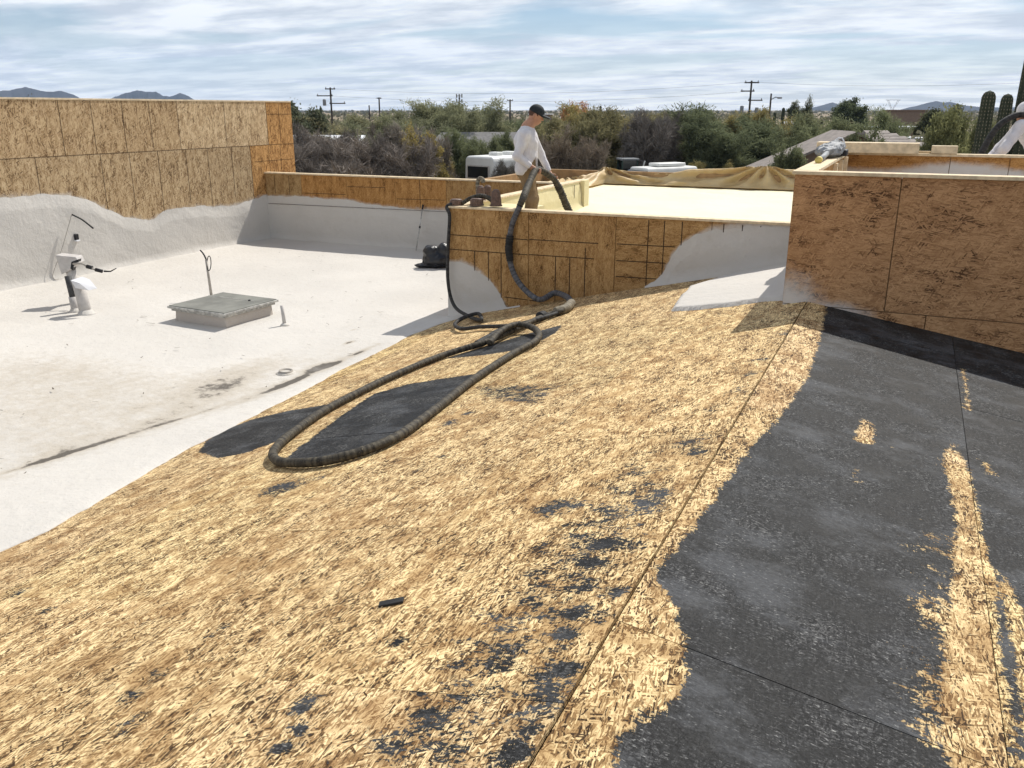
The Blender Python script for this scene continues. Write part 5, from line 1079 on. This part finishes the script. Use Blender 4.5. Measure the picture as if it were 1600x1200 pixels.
# ------------------------------------------------------------------ utility poles, towers and wires
MAT_POLE = simple('creosote_pole', (.045, .036, .03), .9, .3, 4); MAT_STEEL = simple('galvanised_steel', (.42, .44, .46), .5, .1, 4, .5); MAT_GREYBOX = simple('grey_transformer', (.22, .23, .24), .6, .1)
def pole(px, D, H, arms, label, extras=(), r=.16):
    p = at_D(px, 171, D); root = empty('utility_pole', (p[0], p[1], 0), PHI, label, 'utility pole', 'utility poles'); MB().tube([(0, 0, -.2), (0, 0, H)], [r, r * .7], 10).build('pole', MAT_POLE, root, True)
    for z, x0, x1 in arms:
        a = MB().box(((x0 + x1) / 2, -.14, z), (abs(x1 - x0), .12, .14)).build('crossarm', MAT_POLE, root)
        for xx in (x0 + .12 * (1 if x1 > x0 else -1), x1 - .12 * (1 if x1 > x0 else -1)): MB().lathe([(.05, 0), (.08, .06), (.05, .12), (.03, .2)], 8, (xx, -.14, z + .07)).build('insulator', MAT_GREYBOX, a)
    for e in extras:
        if e[0] == 'tx': MB().lathe([(.22, 0), (.24, .1), (.24, .75), (.18, .85)], 14, (e[1], -.1, e[2])).build('transformer', MAT_GREYBOX, root, True)
        if e[0] == 'lamp': MB().tube([(0, 0, e[2]), (e[1] * .6, 0, e[2] + .35), (e[1], 0, e[2] + .3)], .05, 6).build('lamp_arm', MAT_POLE, root); MB().box((e[1] * 1.15, 0, e[2] + .25), (.55, .3, .22)).build('lamp_head', MAT_GREYBOX, root, bevel=.05)
        if e[0] == 'brace': MB().tube([(0, 0, e[2]), (e[1], 0, e[2] + abs(e[1]))], .05, 6).build('brace', MAT_POLE, root)
    return root
pole(1171, 118, 9.75, [(9.5, -.9, .9), (8.5, -1.3, .4), (7.4, -.3, 1.5)], 'tall pole with three crossarms at right of the tree line', [('tx', -1.0, 5.9), ('tx', .9, 5.7), ('brace', 1.4, 4.6)])
pole(1203, 124, 8.3, [], 'shorter pole with transformer and street lamp right of the three-armed pole', [('tx', -.55, 5.4), ('lamp', 1.0, 7.5)])
pole(518, 128, 9.2, [(9.0, -.7, .7), (8.1, -1.9, .3), (7.1, -.2, 2.0)], 'pole with staggered crossarms at left above the thicket', [('tx', -.9, 6.8)])
pole(593, 190, 8.7, [(8.5, -.5, .5)], 'thin far pole right of the cross-armed left pole', r=.2); pole(797, 180, 8.2, [(8.0, -.6, .6)], 'thin far pole just left of the worker cap', r=.2); pole(577, 230, 7.3, [], 'shortest thin pole left of the thin far pole', r=.22)
p = at_D(718, 171, 260); t = empty('antenna_tower', (p[0], p[1], 0), PHI, 'slim antenna tower with clustered panels among the green treetops', 'tower'); MB().tube([(0, 0, 0), (0, 0, 10.4)], .22, 8).build('mast', MAT_POLE, t)
for z in (10.0, 8.6):
    for x in (-.75, 0, .75): MB().box((x, -.3, z), (.38, .2, 1.0)).build('antenna', MAT_GREYBOX, t)
    MB().box((0, -.1, z), (1.9, .12, .12)).build('bracket', MAT_POLE, t)
p = at_D(1394, 171, 620); t = empty('lattice_tower', (p[0], p[1], 0), PHI, 'pale lattice power pylon on the horizon between the blue hills', 'pylon'); b = MB()
for sx in (-1, 1):
    for sy in (-1, 1): b.tube([(sx * 2.2, sy * 2.2, 0), (sx * .8, sy * .8, 6.5)], .10, 4)
    b.tube([(sx * .8, 0, 6.5), (sx * 3.9, 0, 12.0)], .10, 4); b.tube([(sx * .1, 0, 6.5), (sx * 2.9, 0, 12.0)], .10, 4)
    for i in range(4):
        u_ = i / 4; v_ = (i + 1) / 4; b.tube([(sx * (.8 + 3.1 * u_), 0, 6.5 + 5.5 * u_), (sx * (.1 + 2.8 * v_), 0, 6.5 + 5.5 * v_)], .07, 4)
    for i in range(3): b.tube([(-2.2 + i * .45, sx * (2.2 - i * .45), i * 2.1), (2.2 - (i + 1) * .45, sx * (2.2 - (i + 1) * .45), (i + 1) * 2.1)], .07, 4)
b.box((0, 0, 12.0), (9.5, .25, .25)); b.build('lattice', MAT_STEEL, t)
def wire(A, B, sag, label):
    n = 18; pts = [np.array(A) * (1 - k / n) + np.array(B) * k / n - np.array([0, 0, sag * 4 * (k / n) * (1 - k / n)]) for k in range(n + 1)]; o = MB().tube(pts, .010, 4).build('power_line', MAT_POLE); tag(o, label, 'power line', 'power lines')
pa, pb_ = at_D(518, 171, 128), at_D(1171, 171, 118)
wire((pa[0], pa[1], 9.05), (pb_[0], pb_[1], 9.6), 1.0, 'upper thin wire strung across the sky between the two cross-armed poles'); wire((pa[0], pa[1], 8.1), (pb_[0], pb_[1], 8.5), 1.0, 'lower thin wire strung across the sky between the two cross-armed poles')
pc_ = at_D(1800, 171, 115); wire((pb_[0], pb_[1], 9.6), (pc_[0], pc_[1], 9.8), .8, 'thin wire leaving the three-armed pole to the right')

# ------------------------------------------------------------------ neighbouring buildings and vehicles
MAT_TILE = simple('pale_roof_tile', (.22, .19, .17), .8, .2, 3); MAT_BROWNW = simple('brown_stucco_wall', (.20, .145, .11), .9, .1, 2); MAT_GREYW = simple('grey_house_wall', (.20, .20, .195), .9, .1, 2); MAT_SHING = simple('grey_shingle', (.17, .165, .16), .9, .15, 4); MAT_WROOF = simple('white_metal_roof', (.74, .75, .77), .5, .05, 2)  # grey wall and shingle darkened: tree shade on the house put into the colour
q = M('window_glass'); MAT_GLASS = q.fin((.015, .018, .02), .08, None, .5); MAT_WHITEB = simple('white_fibreglass', (.70, .70, .67), .45, .06, 2, .4); MAT_TANB = simple('tan_trailer_panel', (.42, .37, .27), .6, .08, 2)
MAT_TYRE = simple('tyre', (.02, .02, .02), .9); MAT_FENCE = simple('grey_fence_panel', (.40, .40, .39), .8, .15, 2); MAT_FASCIA = simple('pale_fascia', (.55, .52, .48), .8, .1)
def loc_of(px, D, rz=0): p = at_D(px, 171, D); return (p[0], p[1], 0), PHI + rz
def win(parent, c, w_, hh, dpt=.06):
    f_ = MB().box(c, (w_, dpt, hh)).build('window', MAT_FASCIA, parent); MB().box((c[0], c[1] - .02, c[2]), (w_ - .14, dpt, hh - .14)).build('pane', MAT_GLASS, f_)
def tiles(parent, x0, x1, y0, y1, z0, z1, mat, rows):
    """tile courses on a slope from eave (y0,z0) to ridge (y1,z1)"""
    L_ = math.hypot(y1 - y0, z1 - z0); a = math.atan2(z1 - z0, y1 - y0)
    for i in range(rows):
        t_ = (i + .5) / rows; MB().box(((x0 + x1) / 2, y0 + (y1 - y0) * t_, z0 + (z1 - z0) * t_ + .05), (x1 - x0, L_ / rows * 1.12, .07), rx=a - .06).build('tile_course', mat, parent)
l_, r_ = loc_of(1452, 58, .0); t = empty('tiled_house', l_, r_, 'brown house with pale tiled roof behind the wide mesquite', 'house')
MB().box((0, 3.5, 1.75), (4.8, 7, 3.5)).build('wall', MAT_BROWNW, t); rf = mesh('roof', [(-2.6, -.5, 3.55), (2.5, -.5, 3.55), (2.5, 7.5, 3.55), (-2.6, 7.5, 3.55), (-2.3, 3.5, 5.0), (-1.0, 3.5, 5.0)], [(0, 1, 5, 4), (1, 2, 5), (2, 3, 4, 5), (3, 0, 4)], MAT_TILE, t)
for i in range(9):
    u_ = (i + .5) / 9; xl = -2.6 + .3 * u_; xr = 2.5 + (-3.5) * u_; MB().box(((xl + xr) / 2, -.5 + 4 * u_, 3.55 + 1.45 * u_ + .03), (xr - xl, .5, .06), rx=.30).build('tile_course', MAT_TILE, rf)
MB().box((-.05, -.5, 3.45), (5.1, .08, .2)).build('fascia', MAT_FASCIA, t); win(t, (-.8, -.03, 1.8), 1.2, 1.1); MB().lathe([(.10, 0), (.10, .16), (.03, .2)], 10, (1.2, -.12, 2.9)).build('wall_lamp', MAT_PAPER, t)
l_, r_ = loc_of(1527, 66); t = empty('grey_roofed_house', l_, r_, 'house with smooth grey roof behind the nearest saguaro', 'house')
MB().box((0, 3, 1.6), (5.5, 6, 3.2)).build('wall', MAT_GREYW, t); mesh('roof', [(-1.9, -.6, 2.9), (4.5, -.6, 2.9), (4.5, 3, 4.6), (.0, 3, 4.6), (-1.9, 6, 3.0), (4.5, 6, 3.0)], [(0, 1, 2, 3), (0, 3, 4), (3, 2, 5, 4)], MAT_SHING, t); MB().box((.6, 3.2, 4.75), (.4, .4, .7)).build('chimney', MAT_PAPER, t)
l_, r_ = loc_of(1318, 56); t = empty('gable_house', l_, r_, 'brown stucco gable house half hidden by dark green trees', 'house')
b = MB(); b.prism([(-4.1, 0), (3.1, 0), (3.1, 3.75), (.80, 4.95), (-4.1, 2.9)], 0, 3.4); b.build('wall', MAT_BROWNW, t)
rf = mesh('roof', [(-4.6, -.5, 2.78), (.80, -.5, 5.08), (.80, 3.8, 5.08), (-4.6, 3.8, 2.78), (3.6, -.5, 3.62), (3.6, 3.8, 3.62)], [(0, 1, 2, 3), (1, 4, 5, 2)], MAT_TILE, t); m_ = rf.modifiers.new('t', 'SOLIDIFY'); m_.thickness = .14
win(t, (-.2, -.03, 1.9), 1.2, 1.1); win(t, (-2.4, -.03, 1.7), 1.0, 1.0); MB().box((.8, -.03, 4.1), (.5, .05, .35)).build('gable_vent', MAT_FASCIA, t)
l_, r_ = loc_of(770, 72); t = empty('grey_house', l_, r_, 'long grey house under trees behind the white camper', 'house')
MB().box((.5, 3, 1.55), (11, 6, 3.1)).build('wall', MAT_GREYW, t); rf = mesh('roof', [(-5.6, -.6, 3.05), (6.8, -.6, 3.05), (6.8, 6.6, 3.05), (-5.6, 6.6, 3.05), (-4.4, 3, 4.5), (6.8, 3, 4.5)], [(0, 1, 5, 4), (1, 2, 5), (2, 3, 4, 5), (3, 0, 4)], MAT_SHING, t); win(t, (1.2, -.03, 1.9), .7, 1.3); win(t, (-1.5, -.03, 1.9), 1.1, 1.2); MB().box((.4, -.03, 1.1), (1.0, .06, 2.2)).build('door', MAT_BLACK, t)
l_, r_ = loc_of(488, 62); t = empty('white_roof_shed', l_, r_, 'long low building with bright white roof behind the bare tree', 'shed')
MB().box((0, 2.5, 1.9), (4.6, 5, 3.8)).build('wall', MAT_GREYW, t); rf = mesh('roof', [(-2.8, -.4, 3.82), (2.6, -.4, 3.82), (2.6, 5.4, 4.5), (-2.8, 5.4, 4.5)], [(0, 1, 2, 3)], MAT_WROOF, t); m_ = rf.modifiers.new('t', 'SOLIDIFY'); m_.thickness = .12
l_, r_ = loc_of(1234, 112); t = empty('storage_tank', l_, r_, 'small dark shed with rounded white top beyond the far saguaro', 'shed')
MB().box((.1, 0, 2.3), (1.25, 1.6, 4.6)).build('wall', MAT_BROWNW, t); b = MB(); b.prism([(-.7, 4.6), (.9, 4.55), (.6, 4.85), (.1, 5.0), (-.4, 4.85)], -1, 1); b.build('roof', MAT_WROOF, t)
# far rooftops on the right and at the horizon
for i, (px, D, z, wd, lb) in enumerate([(1408, 130, 3.9, 6.0, 'far pale flat roof below the lattice pylon'), (1412, 100, 3.3, 6.5, 'pale flat roof nearer than the one below the pylon'), (1024, 82, 2.2, 2.6, 'thin white carport roof above the motorhome'), (1090, 150, 3.4, 4.0, 'far pale rooftop among the trees left of the three-armed pole'), (1420, 260, 6.0, 10.0, 'dark flat house on the horizon right of the pylon'), (845, 240, 5.0, 6.0, 'far white rooftop just right of the worker cap')]):
    l_, r_ = loc_of(px, D); t = empty('far_house', l_, r_, lb, 'house', 'far rooftops'); dk = i == 4; MB().box((0, 2, z / 2), (wd, 4, z)).build('wall', MAT_BROWNW if not i == 2 else MAT_GREYW, t); MB().box((0, 1.9, z + .1), (wd + .6, 4.6, .25)).build('roof', MAT_BROWNW if dk else MAT_WROOF, t)
# grey fence
l_, r_ = loc_of(1195, 68); t = empty('metal_fence', l_, r_, 'grey corrugated fence under the olive trees above the tan sheet', 'fence')
for i in range(14): MB().box((-3.9 + i * .6, (i % 2) * .03, 1.05 + .04 * math.sin(i * 2.1)), (.57, .03, 2.1)).build('panel', MAT_FENCE, t)
for i in range(5): MB().box((-4.0 + i * 2.1, .1, 1.0), (.09, .09, 2.1)).build('post', MAT_POLE, t)
# camper
l_, r_ = loc_of(748, 56, math.radians(-40)); t = empty('camper_trailer', l_, r_, 'white camper trailer with dark end window left of the worker', 'camper'); t.scale = (1.05, 1, 1.13)
b = MB(); b.prism([(-1.15, .6), (1.15, .6), (1.15, 2.9), (1.0, 3.08), (-1.0, 3.08), (-1.15, 2.9)], .0, 6.6)
V = b.V; V = [((x, y - .35 * max(0, 1 - abs(z - 1.5) / 1.6) if y < .01 else y, z)) for x, y, z in V]; body = mesh('body', V, b.F, MAT_WHITEB, t); bv = body.modifiers.new('b', 'BEVEL'); bv.width = .12; bv.segments = 3; bv.limit_method = 'ANGLE'
MB().box((0, -.10, 1.15), (2.2, .12, .9)).build('end_panel', MAT_TANB, t, bevel=.03)
f_ = MB().box((0, -.12, 2.22), (1.75, .06, .75)).build('end_window', MAT_FASCIA, t); MB().box((0, -.15, 2.22), (1.62, .04, .62)).build('pane', MAT_GLASS, f_)
for y, wd, z in [(1.0, .7, 2.1), (2.2, .55, 2.05), (4.2, .9, 2.1), (5.6, .6, 2.2)]:
    f_ = MB().box((1.16, y, z), (.05, wd, .75)).build('window', MAT_FASCIA, t); MB().box((1.18, y, z), (.04, wd - .1, .65)).build('pane', MAT_GLASS, f_)
for y in (1.6, 2.9): MB().box((0, y, 3.17), (.7, .6, .2)).build('roof_vent', MAT_WHITEB, t, bevel=.05)
MB().box((0, 4.6, 3.2), (.9, 1.0, .3)).build('air_conditioner', MAT_WHITEB, t, bevel=.08)
for x in (-1.0, 1.0):
    for y in (3.6, 4.5):
        b = MB(); b.lathe([(.2, -.1), (.36, -.1), (.36, .1), (.2, .1)], 18); o = b.build('wheel', MAT_TYRE, t); o.rotation_euler = (0, math.pi / 2, 0); o.location = (x, y, .36)
MB().tube([(0, -.3, .5), (0, -1.3, .45)], .06, 6).build('hitch', MAT_POLE, t)
# motorhome, tractor, small trailer
l_, r_ = loc_of(1022, 58, math.radians(-62)); t = empty('motorhome', l_, r_, 'white motorhome with black curved front behind the tan sheet', 'motorhome'); t.scale = (.85, .85, 1.1)
b = MB(); b.prism([(-1.15, .5), (1.15, .5), (1.15, 2.35), (1.02, 2.5), (-1.02, 2.5), (-1.15, 2.35)], -1.2, 3.6); b.build('body', MAT_WHITEB, t, bevel=.1)
b = MB(); n = 8
prof = [(-1.1 - 1.1 * math.sin(a), .6 + 1.75 * math.cos(a)) for a in np.linspace(0, math.pi / 2, n)]
V = [(-1.12, y, z) for y, z in prof] + [(1.12, y, z) for y, z in prof] + [(-1.12, -1.1, .6), (1.12, -1.1, .6)]; Fc = [(i, i + 1, i + 1 + n, i + n) for i in range(n - 1)] + [tuple(range(n)) + (2 * n,), tuple(range(2 * n - 1, n - 1, -1)) + (2 * n + 1,)]; mesh('front_cap', V, Fc, MAT_GLASS, t)
MB().box((0, 1.5, 2.62), (1.3, 2.6, .18)).build('roof_pod', MAT_WHITEB, t, bevel=.06)
for y in (-.3, 1.0, 2.4):
    f_ = MB().box((1.16, y, 1.75), (.05, .8, .7)).build('window', MAT_FASCIA, t); MB().box((1.18, y, 1.75), (.04, .66, .56)).build('pane', MAT_GLASS, f_)
    f_ = MB().box((-1.16, y, 1.75), (.05, .8, .7)).build('window', MAT_FASCIA, t); MB().box((-1.18, y, 1.75), (.04, .66, .56)).build('pane', MAT_GLASS, f_)
for x in (-1.0, 1.0):
    for y in (-.9, 2.2): o = MB().lathe([(.2, -.12), (.38, -.12), (.38, .12), (.2, .12)], 18).build('wheel', MAT_TYRE, t); o.rotation_euler = (0, math.pi / 2, 0); o.location = (x, y, .38)
MAT_TRAC = simple('dark_green_paint', (.025, .05, .04), .5, .2, 3)
l_, r_ = loc_of(984, 62, .2); t = empty('tractor', l_, r_, 'dark tractor with glass cab left of the motorhome', 'tractor')
for x in (-.55, .55):
    for y in (-.5, .5): MB().box((x, y, 2.35), (.08, .08, 1.25)).build('cab_post', MAT_TRAC, t)
MB().box((0, 0, 3.02), (1.3, 1.2, .14)).build('cab_roof', MAT_GREYBOX, t, bevel=.04); MB().box((0, 0, 2.35), (1.04, .94, 1.2)).build('cab_glass', MAT_GLASS, t); MB().box((0, 0, 1.35), (1.3, 1.3, .8)).build('cab_base', MAT_TRAC, t, bevel=.04); MB().box((-.2, -1.4, 1.3), (.8, 1.6, .8)).build('bonnet', MAT_TRAC, t, bevel=.1)
MB().tube([(.75, -.2, 1.4), (1.15, -.3, 2.9)], .06, 6).build('loader_arm', MAT_WHITEB, t)
for x in (-.85, .85): o = MB().lathe([(.3, -.2), (.75, -.2), (.75, .2), (.3, .2)], 20).build('rear_wheel', MAT_TYRE, t); o.rotation_euler = (0, math.pi / 2, 0); o.location = (x, .4, .75); o = MB().lathe([(.2, -.13), (.45, -.13), (.45, .13), (.2, .13)], 18).build('front_wheel', MAT_TYRE, t); o.rotation_euler = (0, math.pi / 2, 0); o.location = (x * .8, -1.8, .45)
l_, r_ = loc_of(952, 56, .4); t = empty('cargo_trailer', l_, r_, 'small pale box trailer left of the tractor', 'trailer')
MB().box((0, 0, 1.5), (1.35, 2.6, 1.9)).build('box', MAT_WHITEB, t, bevel=.06); MB().box((0, -1.32, 1.4), (1.1, .05, 1.5)).build('door', MAT_FASCIA, t)
for x in (-.75, .75): o = MB().lathe([(.15, -.09), (.32, -.09), (.32, .09), (.15, .09)], 16).build('wheel', MAT_TYRE, t); o.rotation_euler = (0, math.pi / 2, 0); o.location = (x, 0, .32)
# parked car
l_, r_ = loc_of(645, 58, math.radians(70)); t = empty('parked_car', l_, r_, 'silver car behind the olive shrub just above the back parapet', 'car')
MAT_CAR = simple('silver_paint', (.45, .46, .47), .3, .05, 2, .6)
b = MB(); b.prism([(-2.2, .35), (2.2, .35), (2.25, .8), (1.9, 1.0), (-2.0, 1.05), (-2.25, .8)], -.9, .9); b.build('body', MAT_CAR, t, bevel=.08); b = MB(); b.prism([(-1.9, 1.04), (1.1, 1.02), (.5, 1.62), (.3, 1.68), (-1.3, 1.7), (-1.6, 1.6)], -.8, .8); b.build('cabin', MAT_GLASS, t, bevel=.06); MB().box((-.5, 0, 1.72), (1.7, 1.5, .06)).build('roof', MAT_CAR, t, bevel=.02)
for x in (-.2, -1.55, .75):
    for y in (-.82, .82): MB().box((x, y, 1.36), (.08, .05, .66), ry=-.5 if x > .5 else 0).build('pillar', MAT_CAR, t)
for x in (-1.4, 1.4):
    for y in (-.85, .85): o = MB().lathe([(.2, -.1), (.33, -.1), (.33, .1), (.2, .1)], 18).build('wheel', MAT_TYRE, t); o.rotation_euler = (math.pi / 2, 0, 0); o.location = (x, y, .33)

# ------------------------------------------------------------------ air: faint haze over the plain
hz = MB().box((0, 0, 235), (13600, 13600, 480)).build('haze', None); hz["kind"] = 'stuff'
q = M('desert_air'); q.t.nodes.remove(q.b); vp = q.n('ShaderNodeVolumePrincipled', {'Color': (.50, .70, 1.0, 1), 'Density': 7.5e-5, 'Anisotropy': 0.0}); q.t.links.new(vp.outputs[0], q.out.inputs['Volume']); hz.data.materials.append(q.m); hz.display_type = 'WIRE'
tag(hz, 'thin bluish air between the roofs and the far hills', 'haze')
